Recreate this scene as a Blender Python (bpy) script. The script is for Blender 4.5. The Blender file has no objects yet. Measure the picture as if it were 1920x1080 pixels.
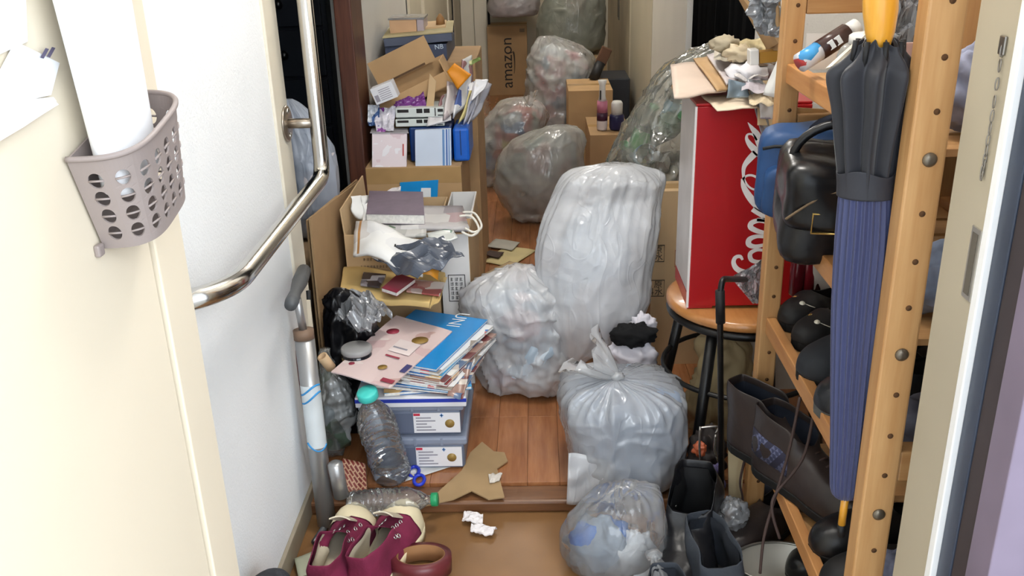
import bpy, bmesh, math, random
from mathutils import Vector, Matrix, noise as mnoise, Euler
# ------------------------------------------------------------------ camera
FW, FH = 1920.0, 1080.0
PC = (960.0, 540.0); VH = (1000.0, -165.0); VN = (1091.0, 4851.0)      # image centre, hall vanishing point, nadir
FL = math.sqrt(-((VH[0]-PC[0])*(VN[0]-PC[0]) + (VH[1]-PC[1])*(VN[1]-PC[1])))
def _cd(p): return Vector((p[0]-PC[0], p[1]-PC[1], FL))
_Y = _cd(VH).normalized(); _D = _cd(VN); _D = (_D - _Y*_D.dot(_Y)).normalized(); _Z = -_D; _X = _Y.cross(_Z)
if _X.x < 0: _X = -_X
CAMH = 1.25
scene = bpy.context.scene
col = scene.collection
cam_d = bpy.data.cameras.new('camera'); cam = bpy.data.objects.new('camera', cam_d); col.objects.link(cam)
cam_d.sensor_width = 36.0; cam_d.lens = FL/FW*36.0; cam_d.clip_start = 0.02
_r = Vector((_X.x, _Y.x, _Z.x)); _u = -Vector((_X.y, _Y.y, _Z.y)); _b = -Vector((_X.z, _Y.z, _Z.z))
cam.matrix_world = Matrix(((_r.x, _u.x, _b.x, 0), (_r.y, _u.y, _b.y, 0), (_r.z, _u.z, _b.z, CAMH), (0, 0, 0, 1)))
scene.camera = cam
def at(px, py, X=None, Y=None, Z=None):
    v = _cd((px, py)); r = Vector((v.dot(_X), v.dot(_Y), v.dot(_Z)))
    t = Y/r.y if Y is not None else (Z-CAMH)/r.z if Z is not None else X/r.x
    return Vector((r.x*t, r.y*t, r.z*t + CAMH))
# ------------------------------------------------------------------ light, exposure
scene.view_settings.view_transform = 'Standard'; scene.view_settings.look = 'None'
scene.view_settings.gamma = 1.0; scene.view_settings.use_curve_mapping = False
scene.view_settings.exposure = 0.52
world = bpy.data.worlds.new('overcast_sky'); scene.world = world; world.use_nodes = True
_bg = world.node_tree.nodes['Background']; _bg.inputs[0].default_value = (0.84, 0.92, 1.0, 1); _bg.inputs[1].default_value = 1.5
scene.cycles.max_bounces = 7; scene.cycles.diffuse_bounces = 3; scene.cycles.transparent_max_bounces = 16
scene.cycles.use_adaptive_sampling = True; scene.cycles.adaptive_threshold = 0.06; scene.cycles.use_light_tree = False
scene.cycles.transmission_bounces = 6; scene.cycles.glossy_bounces = 3
scene.cycles.caustics_reflective = False; scene.cycles.caustics_refractive = False
scene.cycles.use_denoising = True
def area(name, loc, rot, sx, sy, power, color):
    l = bpy.data.lights.new(name, 'AREA'); l.shape = 'RECTANGLE'; l.size = sx; l.size_y = sy; l.energy = power; l.color = color
    o = bpy.data.objects.new(name, l); o.location = loc; o.rotation_euler = rot; col.objects.link(o); return o
# daylight of the open entrance, from the sky over the outer corridor behind the camera
area('daylight_through_entrance', (1.15, -1.6, 2.3), (math.radians(64), 0, math.radians(20)), 2.6, 1.6, 62, (0.88, 0.945, 1.0))
# ------------------------------------------------------------------ materials
def s2l(c): c = c/255.0; return c/12.92 if c <= .04045 else ((c+.055)/1.055)**2.4
def lin(rgb): return (s2l(rgb[0]), s2l(rgb[1]), s2l(rgb[2]), 1.0)
class NT:
    def __init__(s, name):
        s.m = bpy.data.materials.new(name); s.m.use_nodes = True; s.t = s.m.node_tree; s.n = s.t.nodes; s.l = s.t.links
        s.p = s.n['Principled BSDF']; s.out = s.n['Material Output']
        s.tc = None
    def node(s, typ, **kw):
        n = s.n.new(typ)
        for k, v in kw.items():
            if k.startswith('i_'):
                key = k[2:]; key = int(key) if key.isdigit() else key.replace('_', ' ')
                n.inputs[key].default_value = v
            else: setattr(n, k, v)
        return n
    def coord(s, which='Object', scale=(1, 1, 1), rot=(0, 0, 0)):
        if s.tc is None: s.tc = s.node('ShaderNodeTexCoord')
        mp = s.node('ShaderNodeMapping'); mp.inputs['Scale'].default_value = scale; mp.inputs['Rotation'].default_value = rot
        s.l.new(s.tc.outputs[which], mp.inputs['Vector']); return mp.outputs['Vector']
    def ramp(s, fac, stops, interp='LINEAR'):
        r = s.node('ShaderNodeValToRGB'); cr = r.color_ramp; cr.interpolation = interp
        while len(cr.elements) < len(stops): cr.elements.new(.5)
        for e, (p, c) in zip(cr.elements, stops): e.position = p; e.color = c
        s.l.new(fac, r.inputs[0]); return r.outputs[0]
    def mix(s, fac, a, b, blend='MIX'):
        m = s.node('ShaderNodeMix', data_type='RGBA', blend_type=blend)
        for sock, v in ((m.inputs[0], fac), (m.inputs[6], a), (m.inputs[7], b)):
            if hasattr(v, 'is_linked'): s.l.new(v, sock)
            else: sock.default_value = v
        return m.outputs[2]
    def noise(s, vec, scale, detail=3, rough=.5, out=0):
        n = s.node('ShaderNodeTexNoise'); n.inputs['Scale'].default_value = scale; n.inputs['Detail'].default_value = detail
        n.inputs['Roughness'].default_value = rough; s.l.new(vec, n.inputs['Vector']); return n.outputs[out]
    def bump(s, h, strength=.3, dist=.005):
        b = s.node('ShaderNodeBump'); b.inputs['Strength'].default_value = strength; b.inputs['Distance'].default_value = dist
        s.l.new(h, b.inputs['Height']); s.l.new(b.outputs[0], s.p.inputs['Normal']); return b.outputs[0]
_mats = {}
def M(name, rgb, rough=.6, metal=0.0, var=.12, vs=9.0, bump=0.0, bs=60.0, spec=.5, coat=0.0, stretch=(1, 1, 1), trans=0.0, ior=1.45, alpha=1.0, sheen=0.0, emit=0.0):
    if name in _mats: return _mats[name]
    k = NT(name); p = k.p; c = lin(rgb)
    p.inputs['Roughness'].default_value = rough; p.inputs['Metallic'].default_value = metal
    p.inputs['Specular IOR Level'].default_value = spec; p.inputs['Coat Weight'].default_value = coat
    p.inputs['Transmission Weight'].default_value = trans; p.inputs['IOR'].default_value = ior; p.inputs['Alpha'].default_value = alpha
    p.inputs['Sheen Weight'].default_value = sheen
    v = k.coord('Object', stretch)
    if var > 0:
        n = k.noise(v, vs, 2, .6)
        lo = tuple(x*(1-var) for x in c[:3])+(1,); hi = tuple(min(1, x*(1+var)) for x in c[:3])+(1,)
        k.l.new(k.ramp(n, [(.3, lo), (.7, hi)]), p.inputs['Base Color'])
    else: p.inputs['Base Color'].default_value = c
    if bump > 0: k.bump(k.noise(v, bs, 1, .6), bump, .004)
    if emit > 0:
        p.inputs['Emission Color'].default_value = c; p.inputs['Emission Strength'].default_value = emit
    _mats[name] = k.m; return k.m
def PRINT(name, base, inks, scale=18.0, rough=.35, dens=.5, seed=0.0, coord='Object', lines=0.0):
    """printed paper: blocks of ink on a ground colour"""
    if name in _mats: return _mats[name]
    k = NT(name); k.p.inputs['Roughness'].default_value = rough
    v = k.coord(coord, (1, 1, 1)); mp = v.node; mp.inputs['Location'].default_value = (seed, seed*1.7, seed*.3)
    vo = k.node('ShaderNodeTexVoronoi', distance='CHEBYCHEV'); vo.inputs['Scale'].default_value = scale; vo.inputs['Randomness'].default_value = .9
    k.l.new(v, vo.inputs['Vector'])
    sep = k.node('ShaderNodeSeparateColor'); k.l.new(vo.outputs['Color'], sep.inputs[0])
    n = len(inks); stops = [(0, lin(base))]
    for i, ik in enumerate(inks): stops.append((1-dens+dens*i/n, lin(ik)))
    colr = k.ramp(sep.outputs[0], stops, 'CONSTANT')
    if lines:
        w = k.node('ShaderNodeTexWave', wave_type='BANDS', bands_direction='Y'); w.inputs['Scale'].default_value = lines
        w.inputs['Distortion'].default_value = 0; k.l.new(v, w.inputs['Vector'])
        nn = k.noise(v, scale*3, 2)
        f = k.node('ShaderNodeMath', operation='MULTIPLY'); k.l.new(k.ramp(w.outputs[1], [(.55, (0, 0, 0, 1)), (.62, (1, 1, 1, 1))]), f.inputs[0])
        k.l.new(k.ramp(nn, [(.45, (0, 0, 0, 1)), (.5, (1, 1, 1, 1))]), f.inputs[1])
        colr = k.mix(f.outputs[0], colr, lin((70, 66, 72)))
    k.l.new(colr, k.p.inputs['Base Color']); _mats[name] = k.m; return k.m
def WOOD(name, rgb, rgb2, rough=.45, axis=(9, .9, 9), scale=6.0, coat=0.0):
    if name in _mats: return _mats[name]
    k = NT(name); v = k.coord('Object', axis)
    oi = k.node('ShaderNodeObjectInfo'); add = k.node('ShaderNodeVectorMath', operation='ADD')
    mul = k.node('ShaderNodeMath', operation='MULTIPLY'); mul.inputs[1].default_value = 37.0
    k.l.new(oi.outputs['Random'], mul.inputs[0]); k.l.new(v, add.inputs[0]); k.l.new(mul.outputs[0], add.inputs[1])
    n = k.noise(add.outputs[0], scale, 3, .65); c1 = k.ramp(n, [(.3, lin(rgb)), (.7, lin(rgb2))])
    rv = k.node('ShaderNodeMapRange'); rv.inputs[3].default_value = .90; rv.inputs[4].default_value = 1.08; k.l.new(oi.outputs['Random'], rv.inputs[0])
    hv = k.node('ShaderNodeHueSaturation'); k.l.new(rv.outputs[0], hv.inputs['Value']); k.l.new(c1, hv.inputs['Color'])
    k.l.new(hv.outputs[0], k.p.inputs['Base Color']); k.p.inputs['Roughness'].default_value = rough; k.p.inputs['Coat Weight'].default_value = coat
    k.bump(n, .08, .002); _mats[name] = k.m; return k.m
def FILM(name, tint=(235, 238, 240), opacity=.5, rough=.22, gloss=.5, creases=1.0, fscale=1.0, ovar=.18):
    """thin polyethylene film: part clear, part milky, glossy creases"""
    if name in _mats: return _mats[name]
    k = NT(name); k.n.remove(k.p); v = k.coord('Object', (fscale, fscale, fscale))
    dn = k.noise(v, 5.0, 1, .6, out=1); wv = k.mix(.12, v, dn, 'ADD')
    vo = k.node('ShaderNodeTexVoronoi', feature='DISTANCE_TO_EDGE'); vo.inputs['Scale'].default_value = 15.0; k.l.new(wv, vo.inputs['Vector'])
    n2 = k.noise(v, 26.0, 1, .6)
    a = k.node('ShaderNodeMath', operation='MULTIPLY_ADD'); k.l.new(vo.outputs[0], a.inputs[0]); a.inputs[1].default_value = -1.2; k.l.new(n2, a.inputs[2])
    v3 = k.coord('Object', (fscale, fscale, fscale*.22), (.12, .1, 0)); wv3 = k.mix(.08, v3, dn, 'ADD')
    rg = k.ramp(k.noise(wv3, 15.0, 1, .55), [(.40, (0, 0, 0, 1)), (.445, (.8, .8, .8, 1)), (.455, (.2, .2, .2, 1)), (.55, (.1, .1, .1, 1)), (.575, (.9, .9, .9, 1)), (.59, (.0, .0, .0, 1))])
    a3 = k.node('ShaderNodeMath', operation='MULTIPLY_ADD'); k.l.new(rg, a3.inputs[0]); a3.inputs[1].default_value = .35; k.l.new(a.outputs[0], a3.inputs[2])
    b = k.node('ShaderNodeBump'); b.inputs['Strength'].default_value = .36*creases; b.inputs['Distance'].default_value = .012; k.l.new(a3.outputs[0], b.inputs['Height'])
    d = k.node('ShaderNodeBsdfDiffuse'); t = k.node('ShaderNodeBsdfTranslucent'); g = k.node('ShaderNodeBsdfGlossy'); tr = k.node('ShaderNodeBsdfTransparent')
    for q in (d, t): q.inputs[0].default_value = lin(tint)
    tr.inputs[0].default_value = (.96, .97, .98, 1); g.inputs['Roughness'].default_value = rough; g.inputs[0].default_value = (1, 1, 1, 1)
    for q in (d, g): k.l.new(b.outputs[0], q.inputs['Normal'])
    m1 = k.node('ShaderNodeMixShader'); m1.inputs[0].default_value = .38; k.l.new(d.outputs[0], m1.inputs[1]); k.l.new(t.outputs[0], m1.inputs[2])
    on = k.node('ShaderNodeMapRange'); on.inputs[1].default_value = .3; on.inputs[2].default_value = .7
    on.inputs[3].default_value = max(0, opacity-ovar); on.inputs[4].default_value = min(1, opacity+ovar)
    k.l.new(k.noise(v, 7.0, 2, .65), on.inputs[0])
    m2 = k.node('ShaderNodeMixShader'); k.l.new(on.outputs[0], m2.inputs[0]); k.l.new(tr.outputs[0], m2.inputs[1]); k.l.new(m1.outputs[0], m2.inputs[2])
    fr = k.node('ShaderNodeFresnel'); fr.inputs[0].default_value = 1.5; k.l.new(b.outputs[0], fr.inputs['Normal'])
    fm = k.node('ShaderNodeMath', operation='MULTIPLY_ADD'); fm.inputs[1].default_value = gloss*1.25; fm.inputs[2].default_value = gloss*.015; fm.use_clamp = True; k.l.new(fr.outputs[0], fm.inputs[0])
    m3 = k.node('ShaderNodeMixShader'); k.l.new(fm.outputs[0], m3.inputs[0]); k.l.new(m2.outputs[0], m3.inputs[1]); k.l.new(g.outputs[0], m3.inputs[2])
    k.l.new(m3.outputs[0], k.out.inputs[0]); _mats[name] = k.m; return k.m
def TRASH(name, cols, scale=16.0, rough=.4):
    """jumble of differently coloured pieces seen through a bag"""
    if name in _mats: return _mats[name]
    k = NT(name); v = k.coord('Object'); dn = k.noise(v, 9, 2, out=1); wv = k.mix(.1, v, dn, 'ADD')
    vo = k.node('ShaderNodeTexVoronoi'); vo.inputs['Scale'].default_value = scale; k.l.new(wv, vo.inputs['Vector'])
    sep = k.node('ShaderNodeSeparateColor'); k.l.new(vo.outputs['Color'], sep.inputs[0])
    c = k.ramp(sep.outputs[0], [(i/len(cols), lin(q)) for i, q in enumerate(cols)], 'CONSTANT')
    k.l.new(c, k.p.inputs['Base Color']); k.p.inputs['Roughness'].default_value = rough
    k.bump(vo.outputs['Distance'], .5, .02); _mats[name] = k.m; return k.m
# ------------------------------------------------------------------ mesh helpers
class MB:
    def __init__(s): s.v = []; s.f = []; s.mi = []; s.sm = []
    def add(s, vs, fs, m=0, smooth=False):
        o = len(s.v); s.v += [Vector(q) for q in vs]; s.f += [tuple(i+o for i in f) for f in fs]; s.mi += [m]*len(fs); s.sm += [smooth]*len(fs); return s
    def box(s, c, d, R=None, m=0):
        c = Vector(c); hx, hy, hz = d[0]/2, d[1]/2, d[2]/2
        vs = [Vector((x, y, z)) for z in (-hz, hz) for y in (-hy, hy) for x in (-hx, hx)]
        if R is not None: vs = [R @ q for q in vs]
        return s.add([q+c for q in vs], [(0, 2, 3, 1), (4, 5, 7, 6), (0, 1, 5, 4), (2, 6, 7, 3), (0, 4, 6, 2), (1, 3, 7, 5)], m)
    def bb(s, lo, hi, m=0): return s.box([(a+b)/2 for a, b in zip(lo, hi)], [abs(b-a) for a, b in zip(lo, hi)], None, m)
    def tube(s, pts, r, n=12, m=0, closed=False, caps=True):
        pts = [Vector(p) for p in pts]; rs = r if isinstance(r, (list, tuple)) else [r]*len(pts); N = len(pts)
        up = None; vs = []; fs = []
        for i, p in enumerate(pts):
            a = pts[(i-1) % N] if closed or i > 0 else p; b = pts[(i+1) % N] if closed or i < N-1 else p
            t = (b-a).normalized()
            if up is None: up = Vector((0, 0, 1)) if abs(t.z) < .9 else Vector((1, 0, 0))
            x = up.cross(t); x = x.normalized() if x.length > 1e-6 else t.orthogonal().normalized(); y = t.cross(x).normalized(); up = y
            vs += [p + (x*math.cos(2*math.pi*j/n) + y*math.sin(2*math.pi*j/n))*rs[i] for j in range(n)]
        for i in range(N if closed else N-1):
            k = (i+1) % N
            for j in range(n): fs.append((i*n+j, i*n+(j+1) % n, k*n+(j+1) % n, k*n+j))
        if caps and not closed: fs.append(tuple(range(n))[::-1]); fs.append(tuple((N-1)*n+j for j in range(n)))
        return s.add(vs, fs, m, True)
    def lathe(s, prof, c=(0, 0, 0), n=32, m=0, R=None, capb=True, capt=True):
        c = Vector(c); vs = []; fs = []
        for r, z in prof:
            for j in range(n):
                q = Vector((r*math.cos(2*math.pi*j/n), r*math.sin(2*math.pi*j/n), z)); vs.append((R @ q if R is not None else q)+c)
        for i in range(len(prof)-1):
            for j in range(n): fs.append((i*n+j, i*n+(j+1) % n, (i+1)*n+(j+1) % n, (i+1)*n+j))
        if capb: fs.append(tuple(range(n))[::-1])
        if capt: fs.append(tuple((len(prof)-1)*n+j for j in range(n)))
        return s.add(vs, fs, m, True)
    def slab(s, p00, p10, p11, p01, th, nx=1, ny=1, fn=None, m=0, smooth=False):
        """sheet or block whose bottom is the quad; th is its thickness along the quad's normal"""
        p00, p10, p11, p01 = [Vector(q) for q in (p00, p10, p11, p01)]
        nrm = (p10-p00).cross(p01-p00); nrm = nrm.normalized() if nrm.length > 0 else Vector((0, 0, 1))
        bot = []; top = []
        for j in range(ny+1):
            for i in range(nx+1):
                u, v = i/nx, j/ny; q = p00*(1-u)*(1-v)+p10*u*(1-v)+p11*u*v+p01*(1-u)*v
                if fn: q = q + nrm*fn(u, v)
                bot.append(q); top.append(q+nrm*th)
        n = len(bot); W = nx+1; fs = []
        for j in range(ny):
            for i in range(nx):
                a = j*W+i; fs.append((a, a+W, a+W+1, a+1)); fs.append((n+a, n+a+1, n+a+W+1, n+a+W))
        for i in range(nx): fs.append((i, i+1, n+i+1, n+i)); a = ny*W+i; fs.append((a+1, a, n+a, n+a+1))
        for j in range(ny): a = j*W; fs.append((a+W, a, n+a, n+a+W)); a = j*W+nx; fs.append((a, a+W, n+a+W, n+a))
        return s.add(bot+top, fs, m, smooth)
    def poly(s, pts, nrm, th, m=0):
        pts = [Vector(p) for p in pts]; nrm = Vector(nrm); n = len(pts)
        fs = [tuple(range(n))[::-1], tuple(range(n, 2*n))]+[(i, (i+1) % n, n+(i+1) % n, n+i) for i in range(n)]
        return s.add(pts+[p+nrm*th for p in pts], fs, m)
    def ball(s, c, r, nu=16, nv=10, m=0, sc=(1, 1, 1), fn=None, R=None):
        c = Vector(c); vs = []; fs = []
        for i in range(nv+1):
            a = math.pi*i/nv
            for j in range(nu):
                b = 2*math.pi*j/nu; d = Vector((math.sin(a)*math.cos(b)*sc[0], math.sin(a)*math.sin(b)*sc[1], math.cos(a)*sc[2]))
                k = r*(fn(d) if fn else 1); q = d*k; vs.append(c+(R @ q if R is not None else q))
        for i in range(nv):
            for j in range(nu): fs.append((i*nu+j, (i+1)*nu+j, (i+1)*nu+(j+1) % nu, i*nu+(j+1) % nu))
        return s.add(vs, fs, m, True)
    def xform(s, Mx, since=0):
        for i in range(since, len(s.v)): s.v[i] = Mx @ s.v[i]
        return s
def RZ(a): return Matrix.Rotation(math.radians(a), 3, 'Z')
def RX(a): return Matrix.Rotation(math.radians(a), 3, 'X')
def RY(a): return Matrix.Rotation(math.radians(a), 3, 'Y')
_tm = {}
def _link(name, mb, mats, bevel=0, solid=0, subsurf=0, mods=None):
    me = bpy.data.meshes.new(name); me.from_pydata([tuple(v) for v in mb.v], [], mb.f)
    for q in (mats if isinstance(mats, (list, tuple)) else [mats]): me.materials.append(q)
    for p, k, sm in zip(me.polygons, mb.mi, mb.sm): p.material_index = k; p.use_smooth = sm
    me.update(); o = bpy.data.objects.new(name, me); col.objects.link(o)
    if solid: d = o.modifiers.new('solid', 'SOLIDIFY'); d.thickness = abs(solid); d.offset = -1 if solid > 0 else 1
    if bevel:
        d = o.modifiers.new('bevel', 'BEVEL'); d.width = bevel; d.segments = 2; d.limit_method = 'ANGLE'; d.angle_limit = math.radians(40); d.harden_normals = False
    if subsurf: d = o.modifiers.new('sub', 'SUBSURF'); d.levels = subsurf; d.render_levels = subsurf
    return o
def tag(o, label=None, cat=None, group=None, kind=None):
    if label: o['label'] = label
    if cat: o['category'] = cat
    if group: o['group'] = group
    if kind: o['kind'] = kind
    return o
def thing(name, label, cat, loc, rot=(0, 0, 0), group=None):
    o = bpy.data.objects.new(name, None); o.empty_display_size = .05; col.objects.link(o); o.location = loc; o.rotation_euler = rot
    Mx = Matrix.Translation(Vector(loc)) @ Euler(rot).to_matrix().to_4x4(); _tm[o] = Mx
    return tag(o, label, cat, group)
def part(t, name, mb, mats, world=True, label=None, kind=None, **kw):
    """mesh under a thing; world=True: vertices were given in world space"""
    if world:
        inv = _tm[t].inverted(); mb.v = [inv @ v for v in mb.v]
    o = _link(name, mb, mats, **kw); o.parent = t; _tm[o] = _tm[t]
    if label: o['label'] = label
    if kind: o['kind'] = kind
    return o
def solo(name, mb, mats, label, cat, group=None, kind=None, **kw):
    xs = [v.x for v in mb.v]; ys = [v.y for v in mb.v]; zs = [v.z for v in mb.v]
    c = Vector(((min(xs)+max(xs))/2, (min(ys)+max(ys))/2, min(zs))); mb.v = [v-c for v in mb.v]
    o = _link(name, mb, mats, **kw); o.location = c; _tm[o] = Matrix.Translation(c); return tag(o, label, cat, group, kind)
def struct(name, mb, mats, **kw):
    o = solo(name, mb, mats, None, None, **kw); o['kind'] = 'structure'; return o
def text_mb(txt, size, origin, xdir, ydir, depth=.0004, extrude=True, align='CENTER'):
    """flat lettering as geometry, centred at origin, reading along xdir with ydir up"""
    cu = bpy.data.curves.new('lettering', 'FONT'); cu.body = txt; cu.size = size; cu.align_x = align; cu.align_y = 'CENTER'; cu.resolution_u = 3
    to = bpy.data.objects.new('lettering', cu); col.objects.link(to); dg = bpy.context.evaluated_depsgraph_get()
    me = bpy.data.meshes.new_from_object(to.evaluated_get(dg)); mb = MB()
    x = Vector(xdir).normalized(); y = Vector(ydir).normalized(); n = x.cross(y); o = Vector(origin)
    mb.add([o+x*v.co.x+y*v.co.y+n*depth for v in me.vertices], [tuple(p.vertices) for p in me.polygons])
    bpy.data.objects.remove(to); bpy.data.curves.remove(cu); bpy.data.meshes.remove(me); return mb
def N3(p, s=0.0): return mnoise.noise(Vector(p)+Vector((s*7.13, s*3.7, s*1.9)))
def cr(seq, t):
    """Catmull-Rom through rows of floats"""
    n = len(seq)-1; x = min(max(t, 0), 1)*n; i = min(int(x), n-1); f = x-i
    a, b, c, d = seq[max(i-1, 0)], seq[i], seq[i+1], seq[min(i+2, n)]
    return [.5*((2*b[k])+(-a[k]+c[k])*f+(2*a[k]-5*b[k]+4*c[k]-d[k])*f*f+(-a[k]+3*b[k]-3*c[k]+d[k])*f**3) for k in range(len(b))]
# ------------------------------------------------------------------ the place
XL, XR, FZ, CZ = -0.533, 0.52, 0.036, 2.3
m_white = M('white_wallpaper', (244, 246, 247), .85, var=.03, vs=3, bump=.25, bs=220, spec=.2)
m_wall2 = M('hall_wallpaper', (214, 211, 204), .85, var=.04, vs=3, bump=.2, bs=200, spec=.2)
m_cream = M('cream_painted_metal', (234, 222, 200), .45, var=.03, vs=2)
m_casing = M('beige_casing', (222, 214, 196), .5, var=.05, vs=4)
m_beige = M('beige_panel', (196, 188, 168), .5, var=.06, vs=3)
m_dark = M('dark_room', (20, 20, 24), .9, var=.1)  # near-black colour carries the darkness of unlit rooms and gaps
m_brownw = WOOD('brown_stained_wood', (66, 36, 26), (98, 58, 42), .4, (14, 14, .8), 6)
m_ceil = M('ceiling_paper', (225, 224, 220), .9, var=.03)
b = MB().bb((-0.75, 1.0, -.06), (.85, 1.77, 0)); struct('floor_entrance', b, M('brown_entrance_floor', (132, 96, 60), .38, var=.22, vs=5, bump=.06, bs=30, spec=.4))
m_plank = WOOD('hall_flooring', (148, 94, 58), (178, 120, 78), .22, (7, .7, 7), 7, coat=.25)
b = MB().bb((-.75, 1.77, -.06), (.85, 7.3, FZ-.012)); fl = struct('floor', b, M('subfloor', (70, 42, 26), .8))
b = MB().bb((-.75, 1.745, 0), (.85, 1.81, FZ-.006)); struct('trim_1', b, WOOD('step_edge_wood', (100, 66, 42), (126, 86, 56), .35, (.7, 9, 9), 6), bevel=.006)
rnd = random.Random(4); pw = .075; protos = {}
x = -.6
while x < .8:
    y = 1.812
    first = rnd.choice((.3, .45, .6, .75, .9))
    while y < 5.2:
        L = first if first else .9; first = None
        if L not in protos:
            pb = MB().bb((-pw/2+.0003, 0, -.012), (pw/2-.0003, L-.0006, 0)); me_o = _link('plank', pb, m_plank, bevel=.0005); protos[L] = me_o; o = me_o
        else: o = protos[L].copy(); col.objects.link(o)
        o.parent = fl; o.location = Vector((x, y, FZ))-_tm[fl].translation; y += L
    x += pw
pb = MB().bb((-.6, 5.2, FZ-.012), (.6, 7.3, FZ-.0005)); part(fl, 'far_flooring', pb, m_plank)
# walls of the entrance and hall
struct('wall_left', MB().bb((-.62, 1.02, 0), (XL, 1.86, CZ)), m_white)
struct('baseboard_left', MB().bb((XL, 1.03, 0), (XL+.009, 1.855, .055)), M('grey_baseboard', (150, 140, 122), .5, var=.15), bevel=.002)
struct('trim_2', MB().bb((-.62, 1.86, 0), (XL+.006, 1.955, CZ)), m_casing, bevel=.003)
struct('trim_3', MB().bb((-.575, 2.745, FZ), (XL+.008, 2.92, CZ)), m_brownw, bevel=.004)
struct('wall_left_hall', MB().bb((-.62, 2.92, FZ), (XL, 4.01, CZ)), m_wall2)
d = struct('door_2', MB().bb((-.60, 4.02, FZ), (XL-.004, 6.24, CZ)), m_beige)
for yy in (4.01, 4.55, 5.9, 6.24): part(d, 'door_stile', MB().bb((XL-.006, yy, FZ), (XL+.004, yy+.07, CZ)), m_casing, bevel=.002)
part(d, 'shadow_gap', MB().bb((XL-.004, 3.985, FZ), (XL+.001, 4.008, CZ)), m_dark); part(d, 'shadow_gap', MB().bb((XL-.002, 6.21, FZ), (XL+.003, 6.238, CZ)), m_dark)
struct('wall_left_far', MB().bb((-.62, 6.30, FZ), (XL, 7.3, CZ)), m_beige)
# side room on the left
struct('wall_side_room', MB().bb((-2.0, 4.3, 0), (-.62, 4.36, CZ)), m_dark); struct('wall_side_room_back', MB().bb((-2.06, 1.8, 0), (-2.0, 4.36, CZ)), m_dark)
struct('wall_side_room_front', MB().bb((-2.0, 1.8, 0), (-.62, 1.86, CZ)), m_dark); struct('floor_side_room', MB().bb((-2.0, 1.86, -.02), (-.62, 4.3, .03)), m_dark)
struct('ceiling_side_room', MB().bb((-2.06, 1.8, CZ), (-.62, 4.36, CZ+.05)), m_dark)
# far end
fw = struct('wall_far', MB().bb((-.62, 7.0, FZ), (.62, 7.06, CZ)), m_beige)
cd = thing('hall_cupboard', 'beige fitted cupboard panel at the far left end of hall', 'cupboard', (-.43, 6.85, FZ))
part(cd, 'door', MB().bb((-.53, 6.84, FZ+.02), (-.438, 6.86, CZ)), m_casing, bevel=.002); part(cd, 'door', MB().bb((-.434, 6.84, FZ+.02), (-.345, 6.86, CZ)), m_casing, bevel=.002)
part(cd, 'carcass', MB().bb((-.532, 6.862, FZ), (-.34, 6.995, CZ)), m_beige)
struct('dark_gap_strip', MB().bb((-.338, 6.83, FZ), (-.322, 6.86, CZ)), m_dark)  # near-black strip painted in for the shade of a gap
# right side
struct('wall_right_hall', MB().bb((XR, 3.32, FZ), (XR+.08, 4.28, CZ)), m_wall2)
struct('wall_right_far', MB().bb((XR, 4.30, FZ), (XR+.08, 5.24, CZ)), m_beige)
d = struct('door_3', MB().bb((XR+.006, 5.24, FZ), (XR+.05, 6.99, CZ)), M('soiled_beige_door', (176, 164, 140), .5, var=.3, vs=1.6))
part(d, 'door_stile', MB().bb((XR, 5.24, FZ), (XR+.02, 5.32, CZ)), m_casing, bevel=.002)
hb = MB(); hz0 = at(1158, 36, X=XR).z; hy = at(1158, 20, X=XR+.0).y
part(d, 'recessed_pull', MB().bb((XR+.001, hy-.07, hz0), (XR+.008, hy+.03, hz0+.22)), M('pull_metal', (120, 116, 108), .35, metal=.8), bevel=.002)
part(d, 'pull_recess', MB().bb((XR+.0, hy-.05, hz0+.015), (XR+.004, hy+.01, hz0+.205)), M('pull_shadow', (92, 86, 76), .6))
struct('wall_right', MB().bb((.80, 1.0, 0), (.86, 2.26, CZ)), m_wall2); struct('wall_right_return', MB().bb((XR, 2.24, FZ), (.86, 2.28, CZ)), m_wall2)
# added black sheet whose colour stands for the unlit right-hand doorway
b = MB(); n = 60
for i in range(n+1):
    y = 2.285+1.04*i/n; xx = .545+.012*math.sin(i*1.1)+.006*math.sin(i*2.7)
    b.v += [Vector((xx, y, FZ+.004)), Vector((xx, y, 2.15))]
b.f = [(2*i, 2*i+2, 2*i+3, 2*i+1) for i in range(n)]; b.mi = [0]*n; b.sm = [True]*n
cu = thing('dark_sheet', 'added black sheet standing for the dark doorway on the right', 'dark_sheet', (.545, 2.8, FZ+.004))
part(cu, 'cloth', b, M('black_cloth', (9, 9, 11), .95, var=.1, spec=.1), solid=.003)  # the doorway's darkness is put into this black colour
part(cu, 'rod', MB().tube([(.545, 2.282, 2.16), (.545, 3.318, 2.16)], .012, 10), M('rod_black', (15, 15, 15), .4))  # unseen rod made up for the added sheet
struct('ceiling', MB().bb((-.62, 1.0, CZ), (.86, 7.06, CZ+.06)), m_ceil)
struct('wall_leak_blocker', MB().bb((.60, 2.29, 0), (.64, 3.5, CZ)), m_dark)  # unseen dark panel added behind the sheet to stop light leaks
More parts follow.
